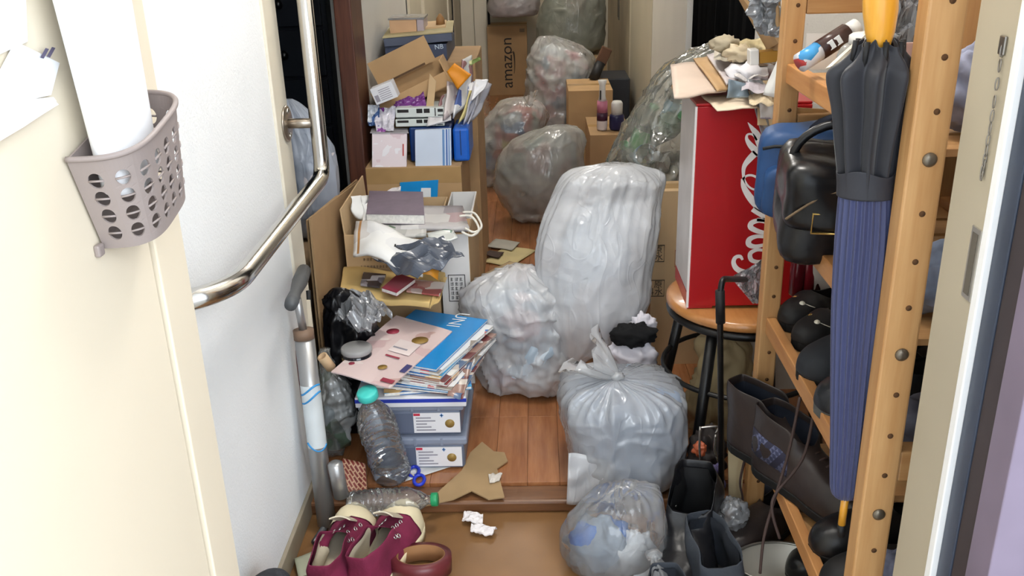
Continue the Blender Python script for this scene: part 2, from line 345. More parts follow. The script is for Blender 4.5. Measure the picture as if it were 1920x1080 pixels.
# front wall of the flat with the entrance opening, door leaf folded open on the left
m_ext = M('white_outer_render', (240, 240, 240), .8, var=.03)
struct('wall_front_right', MB().bb((.50, .790, 0), (1.8, 1.0, 2.6)), m_ext)
struct('wall_front_left', MB().bb((-1.8, .80, 0), (-.50, 1.02, 2.6)), m_ext)
struct('wall_front_lintel', MB().bb((-.50, .80, 2.06), (.50, 1.0, 2.6)), m_ext)
struct('floor_outer_corridor', MB().bb((-1.8, -1.8, -.12), (1.8, .995, -.01)), M('outer_concrete', (170, 168, 164), .8))
struct('ceiling_outer_corridor', MB().bb((-1.8, -.9, 2.6), (1.8, 1.0, 2.7)), m_ext)
jm = struct('door_4', MB().bb((.455, .911, 0), (.50, 1.0, 2.06)), M('dimmed_cream', (186, 176, 154), .45, var=.06, vs=4), bevel=.002)  # cream darkened here to carry the jamb's dimmer light
sp = at(1822, 495, X=.4545)
part(jm, 'strike_plate', MB().bb((.4535, sp.y-.011, sp.z-.040), (.456, sp.y+.011, sp.z+.040)), M('strike_metal', (190, 186, 176), .3, metal=.7), bevel=.001)
part(jm, 'strike_slot', MB().bb((.4528, sp.y-.006, sp.z-.034), (.4545, sp.y+.006, sp.z+.034)), M('slot_dark', (96, 90, 80), .6))
for (y0, y1, x0, mm, nm) in ((.897, .911, .452, M('bright_edge_white', (250, 250, 250), .3, var=0), 'bright_edge'), (.868, .897, .459, M('blue_grey_gasket', (58, 66, 82), .35), 'gasket'),  # white strip painted in for the jamb's light-catching edge
                         (.836, .868, .461, M('brown_black_rebate', (62, 54, 56), .5), 'rebate'), (.792, .836, .459, M('purple_grey_frame', (128, 116, 134), .4), 'outer_frame')):
    part(jm, nm, MB().bb((x0, y0, 0), (.50, y1, 2.06)), mm, bevel=.0015)
jl = struct('trim_5', MB().bb((-.50, .952, 0), (-.42, 1.03, 2.06)), m_cream, bevel=.002)
dl = struct('door_1', MB().bb((-.46, .06, .012), (-.424, .946, 2.05)), m_cream, bevel=.002)
# door chain guard on the right jamb
cg = thing('door_chain', 'small metal door chain hanging on the cream jamb', 'chain', (.452, .93, 1.05))
k1 = at(1880, 85, X=.4535); m_chain = M('chain_steel', (150, 146, 140), .3, metal=.9)
part(cg, 'plate', MB().box(k1, (.003, .012, .018)), m_chain, bevel=.001)
pts = [k1+Vector((-.004, 0, -.004)), k1+Vector((-.006, .001, -.012)), at(1862, 200, X=.4515), at(1856, 225, X=.4515)]
for i in range(12):
    t0 = i/12; p = cr([tuple(q) for q in (k1, at(1862, 205, X=.4515), at(1848, 290, X=.4525), at(1840, 330, X=.4525))], (i+.5)/12)
    p = Vector(p); lk = [p+Vector((0, .0022*math.cos(a) if i % 2 else 0, .0065*math.sin(a)))+Vector((0 if i % 2 else .0016*math.cos(a), 0, 0)) for a in [2*math.pi*j/10 for j in range(10)]]
    part(cg, 'link', MB().tube(lk, .0007, 6, closed=True), m_chain)
# added ceiling lamps, unseen above the frame, to brighten the interior
for lx, ly, pw_, lb in ((.1, 1.75, 22, 'added unseen ceiling lamp over the entrance step'), (0, 4.6, 22, 'added unseen ceiling lamp half way down the hall')):
    t = thing('added_ceiling_lamp', lb, 'lamp', (lx, ly, CZ-.08))
    part(t, 'shade', MB().lathe([(.02, -.07), (.10, -.065), (.14, -.04), (.15, 0)], (lx, ly, CZ-.005), 32), M('lamp_glass', (255, 246, 232), .4, var=0, emit=3.0))
    part(t, 'base', MB().lathe([(.16, -.008), (.16, 0)], (lx, ly, CZ), 32), m_ceil)
    l = bpy.data.lights.new('added_lamp_light', 'POINT'); l.energy = pw_; l.shadow_soft_size = .14; l.color = (1, .97, .93)
    lo = bpy.data.objects.new('added_lamp_light', l); lo.location = (lx, ly, CZ-.2); col.objects.link(lo)
# handrail on the left wall
m_chrome = M('polished_steel', (206, 204, 200), .16, metal=1.0, var=.03); m_sat = M('satin_steel', (172, 162, 150), .32, metal=1.0, var=.05)
def rail_path(pts, r=.03, n=7):
    out = []; pts = [Vector(p) for p in pts]
    for i, p in enumerate(pts):
        if i in (0, len(pts)-1): out.append(p); continue
        a = p+(pts[i-1]-p).normalized()*r; c = p+(pts[i+1]-p).normalized()*r
        for j in range(n+1): t = j/n; out.append(a*(1-t)**2+p*2*t*(1-t)+c*t*t)
    return out
hx = XL+.072; yb = at(606, 330, X=hx).y; zb = at(606, 330, X=hx).z
e0 = at(440, 528, X=hx); e1 = at(368, 527, X=XL)
hr = thing('handrail', 'polished steel handrail bent at an angle on the white wall', 'handrail', (hx, yb, zb))
part(hr, 'rail', MB().tube(rail_path([(hx, yb, 1.5), (hx, yb, zb), (hx, e0.y, zb), (XL, e0.y-.075, zb)], .05), .0165, 20), m_chrome)
fl_ = at(528, 235, X=XL)
part(hr, 'bracket', MB().tube([(XL, yb, fl_.z), (hx, yb, fl_.z)], .0105, 16), m_sat)
part(hr, 'flange', MB().lathe([(.038, 0), (.038, .003), (.034, .005)], (XL+.006, yb, fl_.z), 28, R=RY(90)), m_sat)
for s in (-1, 1): part(hr, 'screw', MB().lathe([(.006, 0), (.006, .002), (.003, .0035)], (XL+.011, yb, fl_.z+s*.026), 12, R=RY(90)), m_chrome)
part(hr, 'flange', MB().lathe([(.036, 0), (.036, .003), (.032, .005)], (XL, e0.y-.075, zb), 28, R=RY(90)), m_sat)
# chest of drawers in the dark side room
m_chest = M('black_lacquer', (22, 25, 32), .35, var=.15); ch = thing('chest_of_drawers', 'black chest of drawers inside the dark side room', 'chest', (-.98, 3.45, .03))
part(ch, 'carcass', MB().bb((-1.30, 3.22, .03), (-.70, 3.7, 1.45)), m_chest, bevel=.004)
for i in range(8):
    z0 = .09+i*.165; dr = part(ch, 'drawer', MB().bb((-1.28, 3.2, z0), (-.715, 3.222, z0+.155)), m_chest, bevel=.004)
    part(dr, 'knob', MB().ball((-.85, 3.185, z0+.075), .016), M('dark_knob', (10, 10, 12), .3)); part(dr, 'knob', MB().ball((-1.15, 3.185, z0+.075), .016), _mats['dark_knob'])
# ------------------------------------------------------------------ rubbish bags
def bag_shell(secs, nu, nv, seed, k=1.0, lump=(.02, 6), crump=(.010, 11), pleat=.10, zmin=None, pl_lo=.0, boxy=2.0, planes=()):
    rm = max(s[3] for s in secs); vs = []; fs = []; rr = random.Random(seed)
    ks = [(rr.choice((7, 9, 11)), rr.random()*6, .5), (rr.choice((13, 16, 19)), rr.random()*6, .35), (rr.choice((23, 29, 31)), rr.random()*6, .25)]
    mid = cr(secs, .45)
    for i in range(nv+1):
        t = i/nv; cx, cy, cz, rx, ry = cr(secs, t); rx = max(rx, .001); ry = max(ry, .001)
        if k != 1.0: cx = mid[0]+(cx-mid[0])*k; cy = mid[1]+(cy-mid[1])*k; cz = mid[2]+(cz-mid[2])*k; rx *= k; ry *= k
        w = min(1, max(0, (t-.45)/.4)); w = w*w*(3-2*w)*pleat+pl_lo
        for j in range(nu):
            a = 2*math.pi*j/nu; ca, sa = math.cos(a), math.sin(a)
            e = 2.0/boxy; dx = math.copysign(abs(ca)**e, ca); dy = math.copysign(abs(sa)**e, sa)
            f = 1.0
            if w > 0:
                f += w*sum(c*(1-2*abs(math.sin(n*a/2+ph+.8*math.sin(3*t+ph)))) for n, ph, c in ks)
            p = Vector((cx+rx*dx*f, cy+ry*dy*f, cz)); nr = Vector((dx, dy, .35*(2*t-1))).normalized()
            s = min(1, min(rx, ry)/(rm*.35)); d = lump[0]*N3(p*lump[1], seed)*s
            if crump[0] > 0:
                q = Vector((p.x*1.25, p.y*1.25, p.z*.75))*crump[1]+Vector((seed*3.1, seed, 0)); q += Vector((N3(p*9, 3), N3(p*9, 5), N3(p*9, 8)))*.5
                ds = mnoise.voronoi(q)[0]; d += crump[0]*(math.exp(-(ds[1]-ds[0])*6)*.9-.55*ds[0])*s
                d += crump[0]*.5*N3(p*crump[1]*3.1, seed+4)*s
            p += nr*d
            if zmin is not None and p.z < zmin: p.z = zmin+.001*N3(p*30, 2)**2
            for (pp, pn) in planes:
                h = (p-Vector(pp)).dot(Vector(pn))
                if h < 0: p -= Vector(pn)*h
            vs.append(p)
    for i in range(nv):
        for j in range(nu): fs.append((i*nu+j, i*nu+(j+1) % nu, (i+1)*nu+(j+1) % nu, (i+1)*nu+j))
    fs.append(tuple(range(nu))[::-1]); fs.append(tuple(nv*nu+j for j in range(nu)))
    return MB().add(vs, fs, 0, True)
def rows2secs(rows, Y, depth, floor=None, dy=0.0):
    out = []; zs = []
    for r in rows:
        py, xl, xr = r[:3]; yy = Y+(r[3] if len(r) > 3 else 0)
        a = at(xl, py, Y=yy); b_ = at(xr, py, Y=yy); out.append([(a.x+b_.x)/2, yy, (a.z+b_.z)/2, (b_.x-a.x)/2, (b_.x-a.x)/2*depth]); zs.append(out[-1][2])
    if floor is not None:
        z0, z1 = zs[0], zs[-1]
        for s in out: s[2] = floor+(s[2]-z0)*(z1-floor)/(z1-z0)
    return out
def tail_mb(c, dirv, L, r0, r1, seed, n=40):
    """gathered end of the bag above the knot"""
    c = Vector(c); d = Vector(dirv).normalized(); x = d.orthogonal().normalized(); y = d.cross(x); vs = []; fs = []; rr = random.Random(seed); ph = [rr.random()*6 for _ in range(3)]
    m = 10
    for i in range(m+1):
        t = i/m; r = r0+(r1-r0)*t**.8
        for j in range(n):
            a = 2*math.pi*j/n; f = 1+(.15+.35*t)*(math.sin(5*a+ph[0])*.6+math.sin(11*a+ph[1])*.4); h = L*t*(1+.22*t*math.sin(2*a+ph[2])+.12*t*math.sin(7*a+ph[1]))
            p = c+d*h+(x*math.cos(a)+y*math.sin(a)*.55)*r*f; vs.append(p+Vector((N3(p*40, seed), N3(p*40, seed+1), N3(p*40, seed+2)))*.006*t)
    for i in range(m):
        for j in range(n): fs.append((i*n+j, i*n+(j+1) % n, (i+1)*n+(j+1) % n, (i+1)*n+j))
    return MB().add(vs, fs, 0, True)
def bag(name, label, secs, film, seed, contents=None, clabel=None, knot=None, taild=(0, 0, 1), tailL=.05, tailr=.03, nu=150, nv=100, ck=.80, group='rubbish bags in the hall', clump=(.03, 9), cres=(56, 36), cat='bag', **kw):
    base = (secs[0][0], secs[0][1], min(s[2] for s in secs)); t = thing(name, label, cat, base, group=group)
    part(t, 'film', bag_shell(secs, nu, nv, seed, **kw), film)
    if contents:
        kk = {q: kw[q] for q in ('zmin', 'planes', 'boxy') if q in kw}
        if 'zmin' in kk: kk['zmin'] += .004
        part(t, 'contents', bag_shell(secs, cres[0], cres[1], seed+3, k=ck, lump=clump, crump=(.018, 14), pleat=0, **kk), contents, label=clabel, kind='stuff')
    if knot is not None:
        kp = Vector(knot); part(t, 'knot', MB().ball(kp, .014, 16, 10, sc=(1.2, .9, .8), fn=lambda d: 1+.25*N3(d*2.2, seed)), film)
        part(t, 'tail', tail_mb(kp, taild, tailL, .008, tailr, seed), film)
    return t
f_white = FILM('milky_film', (244, 246, 250), .76, .2, .5, 1.0)
f_half = FILM('half_clear_film', (246, 247, 249), .62, .2, .5, 1.0)
f_grey = FILM('greyish_film', (222, 222, 218), .46, .22, .55, 1.0)
f_far = FILM('far_clear_film', (240, 240, 238), .4, .16, .6, 1.1)
f_clear = FILM('clear_film', (228, 230, 228), .2, .13, .75, 1.1, ovar=.12)
c_pale = TRASH('pale_rubbish', [(214, 224, 234), (200, 212, 224), (226, 230, 234), (212, 206, 208), (190, 206, 222)], 7)
c_mix = TRASH('mixed_rubbish', [(190, 196, 202), (210, 204, 200), (120, 150, 170), (206, 160, 165), (235, 235, 232), (160, 170, 172)], 15)
c_col = TRASH('coloured_rubbish', [(150, 160, 162), (170, 90, 80), (70, 120, 160), (190, 186, 176), (60, 110, 80), (196, 190, 60), (120, 124, 124)], 13)
c_grey = TRASH('grey_rubbish', [(140, 144, 142), (170, 170, 164), (126, 144, 138), (186, 182, 172), (160, 130, 124)], 9)
c_light = TRASH('white_rubbish', [(224, 228, 232), (200, 212, 222), (232, 230, 228), (214, 190, 196), (196, 200, 206), (170, 186, 200)], 15)
# big milky bag in the middle
secs = rows2secs([(686, 1068, 1090, -.13), (672, 1052, 1112, -.13), (640, 1034, 1170, -.12), (585, 1012, 1214, -.10), (510, 998, 1228, -.06), (430, 1016, 1236, -.03), (370, 1038, 1248, 0), (335, 1058, 1252, 0), (318, 1086, 1236, .01), (308, 1120, 1200, .02)], 2.32, .56)
bag('rubbish_bag', 'tall milky white rubbish bag standing upright in mid-hall beside cardboard', secs, f_white, 1, c_pale, 'pale rubbish inside the bag', lump=(.03, 5), crump=(.007, 6), pleat=.09, pl_lo=.022, zmin=FZ+.002, ck=.62, clump=(.015, 6))
# crumpled white bag behind the magazine stack
secs = rows2secs([(790, 940, 1045), (780, 908, 1066), (740, 896, 1088), (690, 893, 1100), (640, 890, 1100), (590, 872, 1075), (545, 874, 1040), (515, 900, 1010), (500, 935, 995)], 2.27, .75, floor=FZ+.004)
bag('rubbish_bag', 'low crumpled white rubbish bag leaning under the tall milky bag', secs, f_half, 2, c_light, 'white and pink rubbish inside', lump=(.035, 6), crump=(.018, 11), pleat=.08, pl_lo=.02, zmin=FZ+.002, ck=.82, planes=[((.062, 2.2, 0), (-.92, -.39, 0))])
# front bag with gathered knot
kx = Vector((.166, 1.84, .285))
secs = [[.19, 1.86, .040, .03, .03], [.19, 1.85, .043, .115, .10], [.19, 1.86, .085, .135, .125], [.19, 1.87, .15, .143, .13], [.19, 1.88, .205, .147, .135], [.187, 1.88, .24, .135, .125], [.18, 1.87, .265, .095, .09], [.17, 1.855, .278, .045, .045], [kx.x, kx.y, kx.z, .012, .012]]
bg = bag('rubbish_bag', 'knotted translucent bag of grey-blue cushion sitting on the step edge', secs, FILM('knotted_film', (240, 242, 245), .48, .16, .6, .9, ovar=.05), 3, M('grey_blue_pad', (160, 174, 194), .5, var=.15, vs=7), 'grey-blue cushion inside', knot=kx+Vector((0, 0, .006)), taild=(-.8, .2, .6), tailL=.085, tailr=.05, lump=(.012, 7), crump=(.007, 12), pleat=.20, pl_lo=.012, zmin=FZ+.002, boxy=2.5, nu=220, ck=.92, clump=(.012, 6), planes=[((.322, 1.8, 0), (-1, 0, 0))])
sk = MB(); P0 = [at(1062, 945, Z=.004), at(1150, 935, Z=.004), at(1175, 870, Y=1.75), at(1068, 850, Y=1.73)]
P0 = [at(1062, 945, Y=1.735), at(1165, 940, Y=1.735), at(1185, 868, Y=1.755), at(1066, 850, Y=1.755)]
part(bg, 'skirt', MB().slab(*P0, .0006, 24, 12, lambda u, v: .006*math.sin(u*9+v*3)+.008*N3((u*4, v*4, 0), 3), smooth=True), f_white)
# clear bag at the front with a blue towel
kx = at(1226, 1040, Y=1.46)
secs = rows2secs([(1150, 1070, 1215), (1110, 1050, 1240), (1060, 1048, 1250), (1010, 1062, 1250), (965, 1085, 1246), (935, 1105, 1238), (918, 1135, 1218), (912, 1160, 1195)], 1.56, .72, floor=.004)
bg = bag('rubbish_bag', 'small clear bag holding a blue towel at the front', secs, FILM('thin_grey_film', (222, 224, 226), .3, .16, .5, .8), 4, None, knot=kx, taild=(.3, -.55, -.75), tailL=.09, tailr=.04, lump=(.02, 6), crump=(.007, 8), pleat=.08, pl_lo=.02, zmin=.003)
def cloth(name, label, c, r, sc, mat, seed, cat='cloth', nu=48, nv=28, amp=.35, fr=2.4, zmin=None, group=None):
    c = Vector(c); mb = MB().ball(c, r, nu, nv, 0, sc, fn=lambda d: 1+amp*N3(d*fr, seed)+amp*.6*abs(N3(d*fr*2.3, seed+2)))
    if zmin is not None:
        for v in mb.v: v.z = max(v.z, zmin)
    return solo(name, mb, mat, label, cat, group)
cloth('towel', 'grey towel with blue pattern stuffed inside the clear front bag', at(1120, 1020, Y=1.57), .072, (.85, .8, .75), PRINT('blue_towel', (120, 132, 146), [(40, 96, 170), (120, 132, 146), (150, 160, 170), (60, 120, 190)], 14, .9, .4), 5, zmin=.012)
cloth('cloth_bundle', 'white cloth bundle inside the clear front bag', at(1192, 1045, Y=1.55), .05, (.8, .9, 1.0), M('white_cloth', (205, 208, 212), .9, bump=.3, bs=40), 6, zmin=.012)
# bags further down the hall
secs = rows2secs([(420, 975, 1030), (412, 955, 1055), (380, 935, 1085), (340, 926, 1097), (300, 936, 1098), (265, 962, 1096), (245, 1000, 1088), (236, 1030, 1066)], 3.78, .8, floor=FZ+.003)
bag('rubbish_bag', 'round grey translucent bag on the floor behind the tall bag', secs, f_grey, 7, c_grey, 'grey and pink rubbish inside', lump=(.03, 4), crump=(.012, 8), pleat=.08, zmin=FZ+.002, nu=110, nv=70)
secs = rows2secs([(345, 893, 940), (335, 886, 955), (300, 885, 985), (260, 890, 1012), (225, 912, 1030), (200, 940, 1022), (188, 958, 1000), (183, 970, 984)], 4.35, .8, floor=FZ+.003)
kx = at(992, 196, Y=4.2)
bag('rubbish_bag', 'tied clear bag of coloured wrappers beside the paper pile', secs, f_far, 8, c_col, 'coloured wrappers inside', knot=kx, taild=(.2, -.3, .7), tailL=.05, tailr=.03, lump=(.03, 5), crump=(.014, 9), pleat=.12, zmin=FZ+.002, nu=110, nv=70)
secs = rows2secs([(265, 1010, 1060), (250, 985, 1085), (200, 980, 1105), (150, 979, 1113), (115, 986, 1116), (90, 1000, 1100), (75, 1010, 1060), (68, 1018, 1040)], 5.05, .7, floor=FZ+.003)
bag('rubbish_bag', 'bulging half-clear bag of crushed packaging in front of grey bag', secs, f_far, 9, c_mix, 'crushed packaging inside', lump=(.04, 4), crump=(.02, 8), pleat=.08, pl_lo=.02, zmin=FZ+.002, nu=110, nv=70)
b = MB().bb((.03, 5.35, FZ), (.40, 5.85, .47)); 
solo('cardboard_box', b, M('kraft_far', (150, 126, 92), .8), 'closed brown carton hidden beneath the large grey bag', 'box', bevel=.003)
secs = rows2secs([(125, 1040, 1110), (112, 1010, 1134), (70, 1004, 1139), (30, 1010, 1139), (0, 1022, 1134), (-40, 1045, 1115), (-60, 1070, 1090)], 5.6, .75)
zb_ = secs[0][2]
for s in secs: s[2] = .475+(s[2]-zb_)*(secs[-1][2]-.475)/(secs[-1][2]-zb_)
bag('rubbish_bag', 'large smooth grey-green bag on top of the far heap', secs, FILM('grey_green_film', (150, 152, 142), .74, .24, .5, .8), 10, c_grey, 'grey rubbish inside', lump=(.03, 3), crump=(.008, 5), pleat=.06, zmin=.474, nu=100, nv=60)
secs = rows2secs([(50, 935, 1000), (46, 922, 1010), (25, 916, 1014), (0, 920, 1010), (-30, 935, 990), (-50, 950, 965)], 6.62, .7)
zb_ = secs[0][2]
for s in secs: s[2] = .592+(s[2]-zb_)*(secs[-1][2]-.592)/(secs[-1][2]-zb_)
bag('rubbish_bag', 'pinkish white bag sitting on the upright printed carton', secs, FILM('pinkish_film', (214, 206, 206), .75, .2, .5), 11, c_light, 'white rubbish inside', lump=(.03, 5), crump=(.012, 8), pleat=.1, zmin=.59, nu=90, nv=50)
# bag in the side room on its carton
solo('cardboard_box', MB().bb((-.80, 2.14, .03), (-.585, 2.60, .42)), M('kraft_dim', (150, 124, 94), .8), 'brown carton just inside the dark side room', 'box', bevel=.003)
secs = rows2secs([(420, 575, 590), (412, 556, 625), (380, 550, 648), (330, 540, 652), (280, 532, 640), (235, 530, 612), (200, 535, 580), (186, 545, 560)], 2.45, .7)
zb_ = secs[0][2]
for s in secs: s[2] = .425+(s[2]-zb_)*(secs[-1][2]-.425)/(secs[-1][2]-zb_); s[0] -= .02
bag('rubbish_bag', 'blue-white bag on a carton inside the side room doorway', secs, FILM('bluish_film', (190, 198, 212), .8, .25, .4), 12, c_pale, 'pale rubbish inside', lump=(.02, 5), crump=(.008, 7), pleat=.15, pl_lo=.01, zmin=.422, nu=120, nv=70, planes=[((-.545, 2.4, 0), (-1, 0, 0))])
# grey bag beside the pump
secs = rows2secs([(880, 612, 640), (868, 600, 652), (820, 596, 660), (770, 598, 662), (725, 600, 648), (690, 600, 625), (655, 602, 616)], 1.93, .9, floor=FZ+.003)
bag('plastic_bag', 'limp grey see-through bag wedged behind the silver pump', secs, f_clear, 13, TRASH('dim_rubbish', [(90, 96, 92), (110, 116, 118), (70, 84, 70), (140, 140, 138)], 12), 'dim grey contents', lump=(.02, 8), crump=(.014, 12), pleat=.12, pl_lo=.02, zmin=FZ+.002, nu=100, nv=60, ck=.8, group='bags by the left wall', planes=[((XL+.004, 0, 0), (1, 0, 0))])
# clear bag full of drink bottles leaning against the red cooler
secs = rows2secs([(470, 1130, 1260), (455, 1105, 1290), (400, 1098, 1300), (330, 1090, 1310), (265, 1132, 1325), (195, 1172, 1350), (125, 1228, 1400), (92, 1280, 1415), (76, 1332, 1412), (68, 1362, 1400)], 2.72, .8, floor=FZ+.003)
secsJ = secs
bag('rubbish_bag', 'big clear bag full of drink bottles leaning towards the dark doorway', secs, FILM('bottle_bag_film', (228, 228, 214), .3, .12, .9, 1.2, ovar=.12), 14, None, lump=(.03, 5), crump=(.016, 9), pleat=.06, pl_lo=.02, zmin=FZ+.002, planes=[((.515, 0, 0), (-1, 0, 0))])
def pet(name, label, M4, body, cap, lab=None, R_=.032, L=.21, crush=.0, seed=0, group=None, ribs=True, label_txt=None, liquid=None):
    t = thing(name, label, 'bottle', M4.translation, M4.to_euler(), group); _tm[t] = M4
    pr = [(R_*.55, 0), (R_*.92, .006), (R_, .016)]
    n = 26
    for i in range(n):
        z = .02+(L*.62-.02)*i/(n-1); pr.append((R_*(1-(.045*(1+math.cos(i*math.pi*2/3.2)) if ribs else 0)), z))
    for i in range(1, 9): a = i/8; pr.append((R_*(1-.68*a**1.7), L*.62+L*.26*a))
    pr += [(R_*.32, L*.92), (R_*.36, L*.925), (R_*.32, L*.93)]
    def sq(mb):
        if crush:
            for v in mb.v:
                k = 1+crush*N3(v*30, seed); v.x *= k; v.y *= 1+crush*N3(v*26, seed+3)-crush*.5
        return mb
    part(t, 'bottle_body', sq(MB().lathe(pr, n=28, capt=False)), body, world=False)
    part(t, 'cap', MB().lathe([(R_*.42, L*.925), (R_*.44, L*.93), (R_*.44, L*.985), (R_*.40, L*.995)], n=24), cap, world=False)
    if lab: part(t, 'wrapper', sq(MB().lathe([(R_*1.015, L*.22), (R_*1.015, L*.58)], n=28, capb=False, capt=False)), lab, world=False)
    if liquid: part(t, 'dregs', MB().lathe([(R_*.6, .002), (R_*.9, .012)], n=24), liquid, world=False)
    return t
m_pet = M('clear_pet', (250, 252, 252), .04, var=0, trans=1.0, ior=1.12, spec=.7)
def PETF(name, tint=(235, 240, 240)):
    return FILM(name, tint, .12, .05, .75, .6, 1.6, ovar=.03)
m_petf = PETF('thin_pet'); m_petg = FILM('green_pet', (90, 170, 110), .35, .08, .9, .6)
rj = random.Random(8); kinds = [(M('cap_green', (60, 160, 90), .4), 'green'), (M('cap_white', (235, 235, 235), .4), 'white'), (M('cap_orange', (220, 150, 60), .4), 'orange'), (M('cap_blue', (60, 130, 200), .4), 'blue')]
wraps = [PRINT('wrap_dark', (34, 44, 50), [(200, 205, 205), (34, 44, 50), (60, 90, 80)], 30, .35, .3), PRINT('wrap_green', (70, 150, 80), [(225, 230, 200), (60, 130, 70)], 26, .35, .4), PRINT('wrap_yellow', (206, 170, 90), [(240, 230, 190), (180, 110, 50)], 26, .35, .4), PRINT('wrap_blue', (150, 190, 210), [(235, 240, 245), (60, 110, 170)], 26, .35, .4), PRINT('wrap_red', (90, 24, 24), [(230, 225, 225), (70, 20, 20)], 30, .35, .3)]
spots = [(1245, 240, 0, 2.56, (60, 35), 'dark green bottle with black wrapper high in the clear bottle bag', 0, .04), (1262, 305, 4, 2.58, (75, 20), 'bottle with dark cola wrapper low in the clear bottle bag', 0, .036),
         (1195, 300, 2, 2.60, (50, -40), 'bottle with yellow wrapper in the middle of the clear bottle bag', 0, .034), (1206, 290, 3, 2.64, (80, 20), 'bottle with pale blue wrapper at the left edge of the bottle bag', 1, .033),
         (1205, 255, 1, 2.66, (20, 80), 'bottle with bright green wrapper near the slope of bottle bag', 0, .033), (1280, 175, 2, 2.66, (70, -20), 'bottle with tan wrapper near the top of the bottle bag', 2, .033),
         (1268, 195, 3, 2.74, (30, 30), 'bottle with bluish wrapper under the upper edge of bottle bag', 3, .033), (1172, 330, 1, 2.70, (85, 10), 'bottle with leaf green wrapper at the foot of bottle bag slope', 2, .034)]
for i, (px, py, wi, Y_, (ax, az), lb, ci, rad) in enumerate(spots):
    p = at(px, py, Y=2.70+.02*(i % 3)); R4 = (RZ(az) @ RX(ax)).to_4x4(); L_ = .19; Mx = Matrix.Translation(p) @ R4 @ Matrix.Translation((0, 0, -.09))
    pet('plastic_bottle', lb, Mx, m_petg if i in (0, 7) else m_petf, kinds[ci][0], wraps[wi], rad, L_, crush=.12, seed=i, group='bottles in the clear bag')
# ------------------------------------------------------------------ helpers for paper goods and cartons
def Q(c4, Z=None, Y=None, X=None):
    out = []
    for i, q in enumerate(c4):
        g = lambda a: a[i] if isinstance(a, (list, tuple)) else a
        out.append(at(q[0], q[1], X=g(X), Y=g(Y), Z=g(Z)))
    return out
def sheet(name, label, cat, q4, th, mat, nx=8, ny=8, wob=.0, seed=0, group=None, curl=None):
    fn = (lambda u, v: wob*N3((u*2.2, v*2.2, seed*1.3), seed)+(curl(u, v) if curl else 0)) if (wob or curl) else None
    return solo(name, MB().slab(*q4, th, nx if fn else 1, ny if fn else 1, fn, smooth=bool(fn)), mat, label, cat, group)
def rect(c, w, l, rot, z):
    """level rectangle from its near right corner c=(x,y)"""
    R = RZ(rot); c = Vector((c[0], c[1], z)); x = R @ Vector((w, 0, 0)); y = R @ Vector((0, l, 0))
    return [c-x, c, c+y, c-x+y]
def book(name, label, q4, th, mcov, mpage, group=None, wob=0.0, seed=0, cat='magazine'):
    p = [Vector(v) for v in q4]; n = (p[1]-p[0]).cross(p[3]-p[0]).normalized(); c = sum(p, Vector())/4
    t = thing(name, label, cat, c, group=group); ins = [v+(c-v)*.012+n*.0008 for v in p]
    fn = (lambda u, v: wob*N3((u*2, v*2, seed), seed)) if wob else None; k = 6 if wob else 1
    part(t, 'pages', MB().slab(*ins, th-.0016, k, k, fn), mpage)
    part(t, 'cover', MB().slab(*p, .0008, k, k, fn).slab(*[v+n*(th-.0008) for v in p], .0008, k, k, fn), mcov)
    return t
m_page = M('page_edges', (232, 230, 224), .8, var=.12, vs=120)
KR = [M('kraft_a', (184, 150, 108), .8, var=.1, vs=6, bump=.06, bs=90), M('kraft_b', (168, 136, 98), .8, var=.1, vs=6, bump=.06, bs=90), M('kraft_c', (200, 170, 130), .8, var=.08, vs=6)]
m_kedge = M('kraft_cut_edge', (140, 110, 78), .9, var=.25, vs=160)
def carton(name, label, lo, hi, mat, rotz=0, flaps=(), th=.004, closed=True, group=None, cat='box'):
    """box with real walls; flaps: (side, angle, length) with side in -x +x -y +y"""
    lo = Vector(lo); hi = Vector(hi); c = Vector(((lo.x+hi.x)/2, (lo.y+hi.y)/2, lo.z)); t = thing(name, label, cat, c, (0, 0, math.radians(rotz)), group)
    sx, sy, sz = (hi-lo)/2; sz *= 2; b = MB()
    b.bb((-sx, -sy, 0), (sx, sy, th)); b.bb((-sx, -sy, th), (sx, -sy+th, sz)); b.bb((-sx, sy-th, th), (sx, sy, sz)); b.bb((-sx, -sy+th, th), (-sx+th, sy-th, sz)); b.bb((sx-th, -sy+th, th), (sx, sy-th, sz))
    part(t, 'body', b, mat, world=False)
    if closed:
        part(t, 'top_flap', MB().bb((-sx, -sy, sz), (sx, -.001, sz+th)), mat, world=False); part(t, 'top_flap', MB().bb((-sx, .001, sz), (sx, sy, sz+th)), mat, world=False)
        part(t, 'tape', MB().bb((-sx-.0005, -.024, sz+th), (sx+.0005, .024, sz+th+.0004)), M('packing_tape', (176, 142, 96), .25), world=False)
    for sd, an, L in flaps:
        f = MB(); a = math.radians(an)
        w = sy if 'x' in sd else sx; f.bb((0, -w+.002, 0), (L, w-.002, th)); s_ = 1 if sd[0] == '+' else -1
        Mx = Matrix.Translation((s_*sx, 0, sz) if 'x' in sd else (0, s_*sy, sz)) @ Matrix.Rotation(math.radians({'+x': 0, '-x': 180, '+y': 90, '-y': -90}[sd]), 4, 'Z') @ Matrix.Rotation(-a, 4, 'Y')
        part(t, 'flap', f.xform(Mx), mat, world=False)
    return t
def marks(parent, origin, xd, yd, rows, mat, name='print_line'):
    """rows of small unreadable print: (x, y, w, h) in metres on a face"""
    x = Vector(xd).normalized(); y = Vector(yd).normalized(); n = x.cross(y); o = Vector(origin); b = MB()
    for (px, py, w, h) in rows: p = o+x*px+y*py+n*.0003; b.slab(p, p+x*w, p+x*w+y*h, p+y*h, .0002)
    return part(parent, name, b, mat, kind='stuff')
